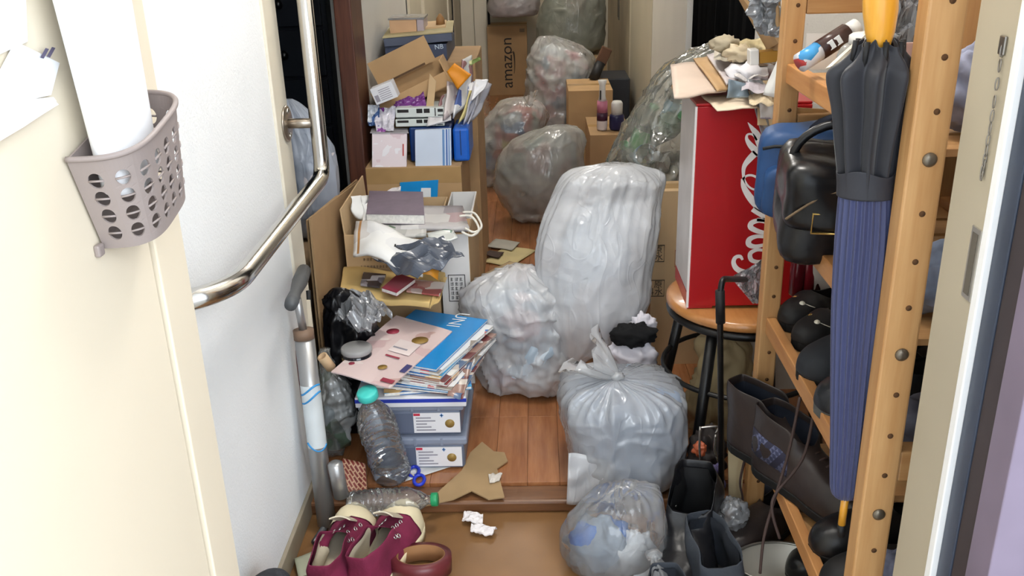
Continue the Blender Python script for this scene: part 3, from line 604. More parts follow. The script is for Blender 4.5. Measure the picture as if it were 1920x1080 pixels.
def glyphs(w, h, nch, rows, seed):
    r = random.Random(seed); out = []
    cw = w/nch; rh = h/rows
    for j in range(rows):
        for i in range(nch):
            x0 = i*cw+cw*.1; y0 = (rows-1-j)*rh+rh*.1; s = min(cw, rh)*.8
            for q in range(3): out.append((x0, y0+q*s*.36, s*r.uniform(.55, 1), s*.14))
            out.append((x0+s*r.uniform(.2, .7), y0, s*.14, s))
    return out
m_ink = M('black_ink', (38, 34, 34), .7, var=.1); m_bink = M('brown_ink', (112, 86, 66), .8, var=.1)
# ------------------------------------------------------------------ left pile, front: plastic cases and magazines
m_case = M('smoky_plastic_case', (104, 112, 132), .3, var=.1, vs=8, spec=.5); m_lid = M('smoky_case_lid', (140, 148, 166), .28, var=.1, spec=.5)
m_label = M('white_label', (240, 238, 240), .4, var=.03); m_gold = M('gold_print', (160, 130, 70), .4, var=.2)
for i, (z0, lb) in enumerate(((FZ+.001, 'lower smoky plastic storage case with white label'), (FZ+.090, 'upper smoky plastic storage case under the white flat box'))):
    xl, xr, y0, y1 = -.425, -.176-.004*i, 1.865+.004*i, 2.12; t = thing('storage_case', lb, 'case', ((xl+xr)/2, (y0+y1)/2, z0), group='storage cases')
    part(t, 'body', MB().bb((xl+.008, y0+.006, z0), (xr-.008, y1-.006, z0+.066)), m_case, bevel=.008)
    part(t, 'lid', MB().bb((xl, y0, z0+.066), (xr, y1, z0+.0875)), m_lid, bevel=.006)
    for s in (.25, .5, .75): part(t, 'lid_rib', MB().bb((xl+(xr-xl)*s, y0-.002, z0+.068), (xl+(xr-xl)*s+.006, y0, z0+.086)), m_lid)
    yl = y0+.0045; lx0 = at(780, 850, Y=yl).x; lx1 = at(866, 850, Y=yl).x
    l = part(t, 'label', MB().bb((lx0, yl-.0008, z0+.008), (lx1, yl+.001, z0+.060)), m_label); _tm[l] = _tm[t]
    marks(l, (lx0+.006, yl-.001, z0+.014), (1, 0, 0), (0, 0, 1), [(0, k*.008, .045-.01*(k % 3), .003) for k in range(5)], M('grey_print', (150, 146, 156), .6))
    part(l, 'emblem', MB().lathe([(.011, 0), (.011, .0008)], (lx1-.024, yl-.0008, z0+.032), 20, R=RX(90)), m_gold)
    part(l, 'corner_print', MB().bb((lx0+.001, yl-.0014, z0+.053), (lx0+.016, yl-.0008, z0+.059)), M('red_print', (206, 60, 80), .5))
    part(l, 'cross_print', MB().bb((lx0+.062, yl-.0014, z0+.052), (lx0+.070, yl-.0008, z0+.055)).bb((lx0+.0645, yl-.0014, z0+.049), (lx0+.0675, yl-.0008, z0+.058)), M('blue_print', (90, 140, 200), .5))
zt = FZ+.0905+.088
t = thing('flat_box', 'flat white box with a blue stripe under the magazines', 'box', (-.3, 1.98, zt))
part(t, 'body', MB().bb((-.425, 1.85, zt), (-.172, 2.10, zt+.026)), M('white_card', (226, 226, 230), .5, var=.04), bevel=.002)
part(t, 'stripe', MB().bb((-.4255, 1.8494, zt+.012), (-.1715, 1.852, zt+.021)), M('royal_blue_print', (40, 60, 170), .4))
zt += .0275
mg = [PRINT('mag_blue_a', (30, 140, 205), [(240, 242, 245), (30, 140, 205), (20, 110, 185)], 22, .25, .3), PRINT('mag_white', (226, 228, 230), [(60, 120, 190), (210, 90, 90), (226, 228, 230), (150, 140, 130)], 24, .25, .4, 2),
      PRINT('mag_mix', (150, 120, 110), [(200, 190, 180), (110, 60, 60), (90, 110, 140), (230, 226, 220)], 30, .25, .7, 4), PRINT('mag_red', (150, 70, 70), [(230, 226, 224), (90, 50, 50), (200, 160, 120)], 26, .25, .5, 6),
      PRINT('mag_cyan', (60, 150, 200), [(240, 240, 240), (40, 110, 180), (230, 190, 120)], 20, .25, .4, 8)]
stack = [((885, 730), 8, .20, .27, 4, .008, 'bright blue catalogue jutting out furthest right of the stack'), ((866, 742), -12, .21, .26, 2, .006, 'colourful magazine with worn corner low in the stack'),
         ((852, 738), -16, .23, .27, 0, .005, 'thin blue catalogue low in the magazine stack'), ((846, 734), -19, .20, .28, 1, .005, 'white and blue leaflet in the middle of the stack'),
         ((838, 726), -20, .21, .28, 3, .006, 'reddish magazine in the middle of the stack'), ((832, 722), -23, .20, .28, 2, .005, 'photo magazine with grey cover under the blue ones'),
         ((826, 712), -21, .21, .28, 4, .006, 'cyan and white catalogue second from the top blue one'), ((822, 706), -24, .20, .28, 1, .008, 'thick white catalogue just under the top blue one')]
for i, (pxy, rot, w, l, mi, th, lb) in enumerate(stack):
    c = at(pxy[0], pxy[1], Z=zt); book('magazine', lb, rect((c.x, c.y), w, l, rot, zt), th, mg[mi], m_page, 'magazines and leaflets in the stack', seed=i); zt += th+.0006
c = at(818, 697, Z=zt); m_ub = M('uni_blue', (20, 136, 208), .22, var=.06)
t = book('magazine', 'topmost blue catalogue with white capital letters on its cover', rect((c.x, c.y), .205, .29, -21, zt), .006, m_ub, m_page, 'magazines and leaflets in the stack')
tz = zt+.0064; tp = at(858, 600, Z=tz); xd = (at(846, 613, Z=tz)-at(868, 588, Z=tz)); part(t, 'lettering', text_mb('UNI', .05, tp, xd, Vector((0, 0, 1)).cross(xd), .0003), M('white_ink', (240, 244, 246), .4, var=0))
zt += .0072
pk = Q([(621, 699), (732, 729), (848, 623), (743, 593)], Z=[zt+.004, zt, zt, zt+.006])
m_pink = PRINT('pink_leaflet', (224, 202, 200), [(224, 202, 200), (206, 172, 166), (230, 216, 212), (216, 186, 186)], 26, .3, .35, 3)
t = thing('leaflet', 'large pale pink envelope with circular emblems on top of magazines', 'envelope', sum(pk, Vector())/4, group='magazines and leaflets in the stack')
lt = part(t, 'paper', MB().slab(*pk, .003, 6, 6, lambda u, v: .003*N3((u*2, v*2, 0))), m_pink)
nz = Vector((0, 0, 1)); e = lambda u, v: pk[0]*(1-u)*(1-v)+pk[1]*u*(1-v)+pk[2]*u*v+pk[3]*(1-u)*v
m_dr = M('maroon_print', (150, 50, 70), .5); m_dg = M('dark_gold_print', (150, 120, 60), .5)
for (u, v, r, mm) in ((.72, .72, .020, m_dg), (.62, .22, .011, m_dg), (.16, .16, .007, m_dr), (.22, .74, .016, m_dr)):
    p = e(u, v)+nz*.0048; part(t, 'emblem', MB().lathe([(r, 0), (r, .0004)], p, 20), mm)
a_ = [(.44, .46), (.80, .46), (.80, .66), (.44, .66)]; part(t, 'address_window', MB().slab(*[e(u, v)+nz*.0046 for u, v in a_], .0004), M('pale_window', (236, 222, 220), .3))
for (u0, v0, u1, v1, mm) in ((.78, .04, .98, .09, m_dr), (.90, .22, .99, .34, M('navy_print', (70, 70, 120), .5)), (.48, .38, .72, .40, m_dr), (.46, .52, .70, .54, M('grey_print', (150, 146, 156), .6))):
    part(t, 'print_bar', MB().slab(*[e(u, v)+nz*.0052 for u, v in ((u0, v0), (u1, v0), (u1, v1), (u0, v1))], .0003), mm)
# tape-repaired worn corner of the stack
sheet('leaflet', 'small shiny coupon tucked at the right edge of magazine stack', 'leaflet', Q([(838, 742), (868, 748), (896, 640), (872, 640)], Z=[.262, .26, .275, .275]), .001, mg[2], wob=.006, seed=3)
# ------------------------------------------------------------------ left pile: black bag, jar, envelope
m_blackbag = M('black_bin_bag', (16, 16, 19), .28, var=.2, bump=.5, bs=26)
secs = rows2secs([(760, 610, 690), (745, 600, 712), (700, 598, 716), (650, 600, 715), (610, 602, 705), (575, 606, 690), (550, 615, 660), (540, 625, 640)], 2.05, .55, floor=FZ+.003)
t = thing('black_bag', 'crumpled black bin bag behind the magazine stack', 'bag', (secs[0][0], secs[0][1], FZ))
part(t, 'film', bag_shell(secs, 80, 60, 21, lump=(.02, 7), crump=(.02, 12), pleat=.08, pl_lo=.02, zmin=FZ+.002, planes=[((XL+.006, 0, 0), (1, 0, 0)), ((-.43, 1.9, 0), (-.6, .8, 0))]), m_blackbag)
jp = at(668, 652, Y=1.93); jz = jp.z-.07
t = thing('glass_jar', 'dark glass jar with pale lid on the black bag', 'jar', (jp.x, jp.y, jz))
part(t, 'body', MB().lathe([(.028, 0), (.034, .006), (.035, .05), (.032, .062)], (jp.x, jp.y, jz), 28), M('dark_glass', (26, 26, 34), .08, var=.1, spec=.8))
part(t, 'gold_band', MB().lathe([(.0355, .044), (.0358, .049), (.0355, .052)], (jp.x, jp.y, jz), 28, capb=False, capt=False), M('gold_band', (170, 150, 100), .35, metal=.6))
part(t, 'lid', MB().lathe([(.035, .060), (.036, .063), (.036, .070), (.033, .073)], (jp.x, jp.y, jz), 28), M('pale_lid', (150, 150, 150), .4))
def crumple(name, label, cat, q4, amp, mat, seed, n=26, th=.0006, group=None, fr=5.0, lift=0.0):
    def fn(u, v):
        p = Vector((u*fr, v*fr, seed*2.7)); d = mnoise.voronoi(p)[0]
        return amp*(d[0]*1.4-.6)+amp*.8*N3(p*.5, seed)+lift*math.sin(math.pi*u)*math.sin(math.pi*v)
    return solo(name, MB().slab(*q4, th, n, n, fn, smooth=False), mat, label, cat, group)
m_clr = FILM('crinkled_clear_film', (215, 218, 224), .42, .15, .8, 1.2)
crumple('plastic_wrap', 'crumpled clear plastic bag lying over the glass jar', 'bag', Q([(618, 590), (690, 628), (732, 575), (668, 552)], Z=[.36, .365, .385, .38]), .035, m_clr, 2, lift=.03)
q = Q([(637, 560), (806, 580), (836, 522), (645, 510)], Z=.372)
t = thing('padded_envelope', 'yellow padded envelope under the kraft box', 'envelope', sum(q, Vector())/4)
m_yel = M('yellow_kraft_paper', (214, 184, 122), .65, var=.08, bump=.15, bs=40)
part(t, 'paper', MB().slab(*q, .016, 14, 10, lambda u, v: .006*N3((u*3, v*3, 1))+.004*math.sin(u*9), smooth=True), m_yel, bevel=.003)
part(t, 'flap', MB().slab(*Q([(806, 580), (826, 562), (838, 520), (818, 530)], Z=.389), .002, 6, 6, lambda u, v: .003*math.sin(u*6+v*4)), m_yel)
sheet('photo_sleeve', 'clear plastic sleeve with dark photo print on yellow envelope', 'sleeve', Q([(676, 536), (712, 541), (724, 518), (682, 514)], Z=.395), .006, PRINT('photo_print_a', (120, 118, 130), [(60, 56, 66), (150, 146, 156), (206, 204, 210), (90, 76, 76)], 30, .2, .8))
sheet('postcard', 'printed card beside the red notebook on yellow envelope', 'card', Q([(762, 548), (824, 556), (834, 532), (776, 526)], Z=.396), .004, PRINT('photo_print_b', (206, 186, 180), [(170, 90, 90), (226, 216, 210), (190, 140, 130)], 24, .3, .6, 5))
q = Q([(716, 547), (744, 556), (779, 530), (748, 519)], Z=.402)
book('notebook', 'small crimson notebook on the yellow envelope', q, .010, M('crimson_cover', (132, 22, 54), .4, var=.08), m_page, cat='notebook')
# boxes with goods in the middle of the pile
t = carton('cardboard_box', 'kraft carton with small printed lines, filled with bags', (-.512, 2.30, FZ), (-.268, 2.64, .478), KR[2], closed=False, flaps=(('-x', 86, .07),))
marks(t, (-.468, 2.2995, .405), (1, 0, 0), (0, 0, 1), glyphs(.055, .014, 6, 1, 1)+[(g[0]-.008, g[1]-.020, g[2], g[3]) for g in glyphs(.075, .012, 9, 1, 2)]+[(-.008, -.034, .07, .003)], m_bink)
t = carton('cardboard_box', 'white-fronted carton with framed black print at its foot', (-.262, 2.30, FZ), (-.186, 2.70, .475), M('white_box_card', (222, 220, 218), .6, var=.05), closed=False)
fo = at(838, 560, Y=2.2995); marks(t, (-.245, 2.2995, .285), (1, 0, 0), (0, 0, 1), [(0, 0, .002, .075), (.044, 0, .002, .075), (0, 0, .046, .002), (0, .075, .046, .002)]+[(g[0]+.005, g[1]+.005, g[2], g[3]) for g in glyphs(.036, .066, 3, 5, 4)], m_ink)
part(t, 'kraft_side', MB().bb((-.1862, 2.302, FZ+.002), (-.1852, 2.698, .472)), KR[2]); part(t, 'kraft_top', MB().bb((-.262, 2.30, .475), (-.186, 2.42, .479)), KR[0])
# folded flat cartons standing in the doorway on the left
for i, (xo, lb) in enumerate(((-.548, 'folded flat carton standing in the side doorway, front layer'), (-.560, 'folded flat carton standing in the side doorway, rear layer'))):
    a = [at(597+3*i, 438, X=xo), at(608+2*i, 556, X=xo)]
    q = [Vector((xo, 2.07+.02*i, .035)), Vector((xo, 2.70, .035)), Vector((xo+.012, 2.70, .52)), Vector((xo+.008, 2.07+.02*i, .60-.012*i))]
    t = thing('flat_carton', lb, 'cardboard', (xo, 2.4, .035), group='folded cartons'); part(t, 'panel', MB().slab(*q, .005), KR[1])
    if i == 0: part(t, 'torn_tape', MB().slab(*[at(px, py, X=xo+.0075) for px, py in ((610, 432), (638, 450), (634, 398), (612, 412))], .0012, 6, 6, lambda u, v: .003*N3((u*4, v*4, 2))), M('torn_tape', (186, 152, 112), .4))
# book, papers and bags on the open cartons
zt = .487
q = Q([(676, 436), (880, 434), (868, 392), (700, 396)], Z=zt); pb_ = thing('paper_bag', 'grey printed shopping bag lying flat under the purple book', 'bag', sum(q, Vector())/4)
part(pb_, 'paper', MB().slab(*q, .012, 8, 8, lambda u, v: .008*N3((u*2.2, v*2.2, 2.6), 2), smooth=True), PRINT('bag_print', (186, 182, 182), [(186, 182, 182), (150, 142, 146), (206, 204, 202), (176, 150, 152)], 14, .5, .5, 2))
for k, (a, b_) in enumerate((((862, 405), (898, 430)), ((868, 398), (903, 424)))):
    p0 = at(a[0], a[1], Z=.515); p1 = at(a[0]+4, a[1]+30, Z=.505); pe = at(b_[0], b_[1], Z=.50)
    pts = [Vector(cr([tuple(p0), tuple(p0*.4+pe*.6+Vector((0, .03, .01))), tuple(pe), tuple(p1*.4+pe*.6+Vector((0, -.03, -.004))), tuple(p1)], j/20)) for j in range(21)]
    part(pb_, 'rope_handle', MB().tube(pts, .0032, 8), M('white_rope', (226, 222, 212), .8, bump=.5, bs=300), label='white rope handle')
q = Q([(688, 419), (797, 421), (794, 376), (694, 374)], Z=zt+.014)
book('book', 'thick grey-purple book with white page edges on carton', q, .026, M('grey_purple_cover', (118, 104, 118), .6, var=.1, vs=20), m_page, cat='book')
sheet('paper_sheet', 'white paper curling up left of the purple book', 'paper', Q([(668, 412), (692, 420), (690, 366), (658, 368)], Z=[.50, .50, .545, .56]), .001, M('white_paper', (226, 226, 224), .6, var=.05), wob=.02, seed=5)
sheet('leaflet', 'green and white leaflet beside the grey mailer', 'leaflet', Q([(806, 456), (858, 448), (850, 432), (800, 438)], Z=.497), .003, PRINT('green_leaflet', (214, 218, 214), [(40, 110, 80), (214, 218, 214), (90, 150, 120)], 18, .3, .5), wob=.006)
sheet('leaflet', 'grey leaflet with green print poking from under book', 'leaflet', Q([(700, 444), (800, 446), (800, 420), (704, 420)], Z=.488), .008, PRINT('grey_leaflet', (180, 180, 176), [(90, 120, 90), (180, 180, 176), (206, 204, 200)], 15, .4, .4, 1), wob=.004)
def droop(q4, n1, n2, th, drop, mat, name, label, cat, wob=.01, seed=0):
    fn = lambda u, v: -drop*(1-v)**2+wob*N3((u*3, v*2, seed), seed)
    return solo(name, MB().slab(*q4, th, n1, n2, fn, smooth=True), mat, label, cat)
m_wenv = PRINT('white_mailer_print', (230, 230, 228), [(230, 230, 228), (222, 222, 222), (212, 208, 204)], 12, .5, .4, 7)
q = Q([(660, 462), (790, 492), (803, 452), (668, 420)], Z=[.50, .49, .505, .515])
t = thing('paper_mailer', 'white paper mailer with an orange end on the grey mailer', 'envelope', sum(q, Vector())/4)
part(t, 'paper', MB().slab(*q, .008, 18, 10, lambda u, v: .014*math.sin(u*5.5)+.010*N3((u*4, v*3, 2))-.03*(1-v)**2, smooth=True), m_wenv)
n_ = (q[1]-q[0]).cross(q[3]-q[0]).normalized()
ee = lambda u, v: q[0]*(1-u)*(1-v)+q[1]*u*(1-v)+q[2]*u*v+q[3]*(1-u)*v+n_*(.014*math.sin(u*5.5)+.010*N3((u*4, v*3, 2))-.03*(1-v)**2)
m_org = M('orange_paper', (222, 148, 44), .5, var=.08)
part(t, 'orange_end', MB().add([ee(1, v/8)+Vector((dx, 0, .004+dz)) for v in range(9) for dx, dz in ((-.006, .006), (.018, .002), (.036, -.012))], [(a*3+k, a*3+k+1, a*3+k+4, a*3+k+3) for a in range(8) for k in range(2)], 0, True), m_org, solid=.001)
b = MB()
for k in range(7): p = ee(.58+k*.028, .42)+n_*.0088; b.add([p, p+Vector((.004, 0, 0)), p+Vector((.004, .012, .003)), p+Vector((0, .012, .003))], [(0, 1, 2, 3)])
part(t, 'print_line', b, m_ink, kind='stuff'); part(t, 'orange_strip', MB().add([ee(.06+dx, v/8)+n_*.009 for v in range(9) for dx in (0, .035)], [(a*2, a*2+1, a*2+3, a*2+2) for a in range(8)]), M('tan_strip', (176, 130, 80), .6))
crumple('plastic_mailer', 'crumpled dark grey plastic mailer hanging over carton edge', 'bag', Q([(690, 478), (785, 530), (872, 488), (832, 446)], Z=[.475, .452, .475, .50]), .022, M('grey_poly', (84, 90, 102), .22, var=.2, vs=14, spec=.6), 4, th=.002, fr=4.0, lift=.028)
sheet('paper_sheet', 'white paper sheet hanging between mailers on the carton', 'paper', Q([(700, 486), (760, 504), (775, 474), (690, 458)], Z=[.468, .468, .492, .488]), .001, _mats['white_paper'], wob=.012, seed=9)
# carton behind with label and its load
t = carton('cardboard_box', 'big brown taped carton carrying the upper paper pile', (-.527, 2.75, FZ), (-.234, 3.10, .538), KR[0], closed=True)
part(t, 'tape_end', MB().bb((-.527, 2.7492, .49), (-.234, 2.7498, .5385)), _mats['packing_tape'])
q = Q([(752, 376), (820, 374), (822, 337), (750, 342)], Y=2.745)
t = thing('blue_card', 'bright blue printed card standing against the brown carton', 'card', sum(q, Vector())/4-Vector((0, 0, .02)))
part(t, 'card', MB().slab(*q, .002), M('sky_blue_print', (24, 148, 220), .4, var=.08)); part(t, 'white_panel', MB().slab(*[v+Vector((0, -.0026, 0)) for v in Q([(788, 372), (808, 372), (808, 352), (790, 352)], Y=2.745)], .0004), M('white_ink', (240, 244, 246), .4, var=0))
sheet('tissue', 'scrap of white tissue beside the blue card', 'tissue', Q([(715, 370), (750, 366), (752, 350), (735, 352)], Y=[2.72, 2.73, 2.74, 2.74]), .002, M('tissue_paper', (232, 226, 226), .8, var=.05), wob=.02, seed=3)
z0 = .545
q = Q([(699, 313), (763, 313), (764, 249), (699, 250)], Y=[2.765, 2.765, 2.785, 2.785])
t = thing('card_pad', 'white and pink printed card standing on the brown carton', 'card', sum(q, Vector())/4-Vector((0, 0, .045)))
part(t, 'card', MB().slab(*q, .012), PRINT('pink_lined_card', (232, 218, 222), [(232, 218, 222), (240, 236, 240), (222, 200, 206)], 40, .5, .4, 3)); part(t, 'red_mark', MB().slab(*[v+Vector((0, -.0128, 0)) for v in Q([(756, 296), (758, 296), (758, 268), (756, 268)], Y=2.773)], .0004), M('red_mark', (190, 50, 40), .5))
part(t, 'silver_edge', MB().slab(*Q([(694, 250), (766, 250), (764, 241), (697, 242)], Y=[2.77, 2.77, 2.83, 2.83]), .002), M('silver_card', (176, 172, 176), .3))
m_dblue = M('deep_blue_plastic', (26, 96, 196), .35, var=.12); m_navy2 = M('navy_plastic', (16, 52, 110), .4)
solo('plastic_box', MB().bb((-.392, 2.80, z0), (-.262, 2.98, .652)), m_navy2, 'dark blue plastic box behind the white notebook', 'box', bevel=.006)
q = Q([(780, 312), (847, 312), (846, 240), (779, 243)], Y=2.772); nb = thing('notebook', 'white notebook with blue side stripes on the brown carton', 'notebook', sum(q, Vector())/4-Vector((0, 0, .05)))
part(nb, 'cover', MB().slab(*q, .014), M('bluish_white_cover', (216, 228, 246), .35, var=.03))
for f0, f1, cc in ((.76, .82, (110, 150, 200)), (.86, .90, (70, 110, 180)), (.93, .96, (110, 150, 200))):
    g = lambda u, v: q[0]*(1-u)*(1-v)+q[1]*u*(1-v)+q[2]*u*v+q[3]*(1-u)*v+Vector((0, -.0146, 0)); part(nb, 'stripe', MB().slab(g(f0, 0), g(f1, 0), g(f1, 1), g(f0, 1), .0004), M('stripe_%d' % cc[0], cc, .4))
t = thing('plastic_case', 'bright blue plastic case at the right corner of carton', 'case', (-.235, 2.88, z0))
part(t, 'body', MB().bb((-.258, 2.79, z0), (-.208, 2.97, .648)), m_dblue, bevel=.008); part(t, 'groove', MB().bb((-.236, 2.788, z0+.02), (-.233, 2.792, .642)), m_navy2)
# upper heap
for i, (y1, y0, lb) in enumerate(((238, 221, 'lower white box with black squares on the heap'), (221, 200, 'upper white box with black squares on the heap'))):
    Yb = 2.80; a = at(742, y1, Y=Yb); c = at(833, y0, Y=Yb); t = thing('tape_box', lb, 'box', ((a.x+c.x)/2, Yb+.05, a.z), group='white boxes with black squares')
    part(t, 'body', MB().bb((a.x, Yb, a.z), (c.x, Yb+.11, c.z-.002)), M('pale_green_white', (212, 218, 214), .4, var=.04), bevel=.002)
    W = c.x-a.x; H_ = c.z-a.z
    for u0, u1, v0, v1 in ((.04, .27, .5, .8), (.43, .55, .42, .85), (.58, .70, .42, .85), (.80, .82, .1, .9), (.86, .97, .5, .8), (.86, .97, .12, .22)):
        part(t, 'black_square', MB().bb((a.x+W*u0, Yb-.0006, a.z+H_*v0), (a.x+W*u1, Yb+.001, a.z+H_*v1)), m_ink)
solo('cardboard_box', MB().bb((-.50, 2.925, z0), (-.22, 3.06, .715)), KR[1], 'plain carton buried in the middle of the heap', 'box', bevel=.003)
solo('cardboard_box', MB().bb((-.50, 3.11, FZ), (-.20, 3.50, .80)), KR[1], 'tall plain carton under the navy shoe box', 'box', bevel=.003)
m_purp = M('purple_film', (120, 60, 132), .25, var=.25, vs=20)
crumple('snack_wrapper', 'purple glossy wrapper stuffed left of the white boxes', 'wrapper', Q([(706, 248), (738, 246), (742, 200), (700, 205)], Y=[2.78, 2.78, 2.82, 2.82]), .012, PRINT('purple_white_wrap', (216, 212, 220), [(110, 50, 120), (216, 212, 220), (150, 90, 160), (180, 60, 60)], 20, .25, .6), 6, n=14)
crumple('plastic_wrapper', 'purple wrapper lying behind the white boxes', 'wrapper', Q([(738, 204), (800, 200), (795, 176), (745, 190)], Y=[2.83, 2.83, 2.86, 2.86]), .012, m_purp, 7, n=14)
crumple('plastic_bag', 'blue and white wrapper at the left edge of heap', 'wrapper', Q([(690, 236), (712, 236), (712, 196), (690, 196)], Y=2.80), .010, PRINT('blue_white_wrap', (206, 212, 220), [(80, 110, 160), (206, 212, 220), (180, 70, 70)], 16, .25, .4), 8, n=12)
# open kraft mailer tilted
Rm = RY(-24); cm = at(775, 160, Y=2.93); t = thing('mailer_box', 'open kraft mailer box tilted on the heap', 'box', cm)
def rb(mb, c, d): mb.box(cm+Rm @ Vector(c), d, Rm); return mb
part(t, 'body', rb(rb(rb(rb(MB(), (0, .06, 0), (.24, .004, .08)), (-.118, 0, 0), (.004, .12, .08)), (.118, 0, 0), (.004, .12, .08)), (0, 0, -.04), (.24, .12, .004)), KR[0])
part(t, 'lid', rb(MB(), (-.005, .03, .078), (.20, .006, .082)), KR[0]); part(t, 'lid_slot', rb(MB(), (-.005, .0255, .042), (.13, .004, .006)), M('slot_shadow_card', (96, 72, 50), .9))
part(t, 'front_flap', rb(MB(), (0, -.062, -.018), (.235, .004, .042)), KR[0]); part(t, 'side_flap', MB().slab(*Q([(798, 212), (812, 212), (818, 152), (806, 138)], Y=2.83), .004), KR[2])
Rm2 = RY(-20); c = at(722, 172, Y=2.80); t = thing('small_box', 'small white box with grey printed label leaning on mailer', 'box', c)
part(t, 'body', MB().box(c, (.070, .05, .050), Rm2), M('white_card', (226, 226, 230), .5, var=.04), bevel=.001)
marks(t, c+Rm2 @ Vector((-.030, -.0255, -.018)), Rm2 @ Vector((1, 0, 0)), Rm2 @ Vector((0, 0, 1)), [(0, 0, .012, .02)]+[(.016, k*.006, .036, .002) for k in range(6)], M('grey_print', (150, 146, 156), .6))
# fan of magazines and envelopes on the right of the heap
fan = [PRINT('fan_%d' % i, bs, ik, 22, .35, .5, i*2.3) for i, (bs, ik) in enumerate((((206, 206, 204), [(150, 110, 110), (206, 206, 204)]), ((190, 176, 176), [(150, 60, 50), (220, 210, 206), (90, 80, 90)]), ((226, 226, 228), [(90, 110, 170), (226, 226, 228)]), ((206, 180, 90), [(226, 210, 140), (206, 180, 90)]), ((216, 214, 220), [(216, 214, 220), (190, 190, 200)])))]
fl_lab = ['magazine with red photo cover in the fan on the heap', 'white envelope leaning innermost in the fan of post', 'white and blue leaflet standing in the fan of post', 'yellow catalogue leaning in the middle of fan', 'white booklet leaning behind the yellow catalogue', 'pale glossy folder outermost in the fan of post', 'grey leaflet leaning behind the orange envelope', 'white wrapped magazine second from outermost in the fan']
for i, (a, b_, c_, d_, mi) in enumerate((((830, 226), (862, 200), (864, 160), (838, 152), 1), ((812, 232), (846, 215), (852, 168), (828, 180), 0), ((848, 222), (876, 190), (884, 140), (868, 130), 2), ((858, 232), (886, 200), (896, 168), (880, 170), 3), ((866, 236), (894, 196), (906, 150), (890, 152), 4),
                                  ((872, 242), (898, 205), (921, 157), (903, 150), 4), ((860, 170), (884, 160), (884, 103), (866, 112), 0), ((868, 240), (892, 205), (912, 160), (894, 158), 2))):
    Yf = 2.79+.012*i; sheet('magazine' if i in (0, 3, 7) else 'leaflet', fl_lab[i], 'magazine' if i in (0, 3, 7) else 'leaflet', Q([a, b_, c_, d_], Y=[Yf, Yf+.05, Yf+.09, Yf+.03]), .005, fan[mi], wob=.008, seed=i, group='fan of post on the heap')
for i, (c4, cc, lb) in enumerate((([(800, 238), (846, 226), (846, 200), (806, 206)], (210, 206, 206), 'grey-white booklet wedged right of the white boxes'), ([(884, 190), (908, 168), (916, 150), (892, 150)], (232, 232, 236), 'glossy white sheet curling at the fan top'), ([(846, 212), (866, 190), (868, 150), (850, 156)], (196, 120, 110), 'coral leaflet standing inside the fan'), ([(868, 214), (888, 188), (892, 152), (876, 158)], (120, 130, 160), 'slate blue booklet standing inside the fan'))):
    sheet('leaflet', lb, 'leaflet', Q(c4, Y=[2.785+.02*i, 2.80+.02*i, 2.84+.02*i, 2.82+.02*i]), .004, PRINT('fan_extra_%d' % i, cc, [cc, (226, 224, 224), tuple(int(q*.8) for q in cc)], 24, .35, .4, i*1.1), wob=.006, seed=30+i, group='fan of post on the heap')
sheet('envelope', 'bright orange envelope standing in the heap', 'envelope', Q([(858, 168), (884, 140), (852, 118), (838, 134)], Y=2.80), .003, M('bright_orange_paper', (224, 142, 30), .5, var=.05), wob=.004)
sheet('leaflet', 'green and cream leaflet poking out above the fan', 'leaflet', Q([(878, 125), (902, 112), (900, 106), (872, 118)], Y=2.92), .002, PRINT('green_cream', (206, 204, 150), [(120, 140, 70), (206, 204, 150)], 25, .5, .5), wob=.004)
# navy shoe box with ajar lid
zc = .802; t = thing('shoe_box', 'navy shoe box with ajar khaki-edged lid and white letters', 'box', (-.37, 3.27, zc)); m_nv = M('navy_box', (62, 72, 96), .5, var=.08)
xl = at(723, 110, Y=3.12).x; xr = at(838, 100, Y=3.12).x; zl = at(780, 84, Y=3.12).z
part(t, 'body', MB().bb((xl, 3.12, zc), (xr, 3.44, zl)), m_nv, bevel=.002)
Rl = RY(-3) @ RZ(4); lc = Vector(((xl+xr)/2-.002, 3.285, zl+.016)); lidm = MB().box(lc, (xr-xl+.02, .34, .028), Rl); part(t, 'lid', lidm, M('navy_lid', (76, 84, 104), .5), bevel=.002)
part(t, 'lid_edge', MB().box(lc+Vector((0, 0, .016)), (xr-xl+.026, .345, .004), Rl), M('khaki_edge', (168, 156, 118), .7)); part(t, 'kraft_pad', MB().box(lc+Rl @ Vector((.04, .05, .021)), (.10, .2, .006), Rl), KR[2])
part(t, 'size_label', MB().slab(*Q([(731, 116), (768, 115), (768, 97), (731, 99)], Y=3.1185), .001), M('white_label_b', (206, 210, 218), .4))
part(t, 'lettering', text_mb('NB', .022, at(823, 88, Y=3.118), (1, 0, .1), (-.1, 0, 1)), M('pale_letter', (190, 206, 220), .5))
zc = lc.z+.026; a = at(732, 72, Y=3.2); c = at(794, 36, Y=3.2)
t = thing('small_carton', 'small tan box in clear wrap on the shoe box lid', 'box', ((a.x+c.x)/2, 3.24, a.z))
part(t, 'body', MB().bb((a.x, 3.2, a.z), (c.x-.025, 3.32, c.z)), M('tan_box', (196, 158, 122), .6), bevel=.002); part(t, 'wrapping', MB().bb((c.x-.024, 3.2, a.z), (c.x, 3.32, c.z)), M('grey_lilac_box', (170, 158, 164), .3), bevel=.002)
part(t, 'film', MB().bb((a.x-.003, 3.197, c.z), (c.x+.002, 3.322, c.z+.006)), m_clr)
p = at(826, 46, Y=3.3); solo('paper_cone', MB().lathe([(.016, 0), (.014, .02), (.004, .036)], p, 16), M('brown_cone', (150, 110, 66), .6), 'small brown cone ornament behind the tan box', 'ornament')
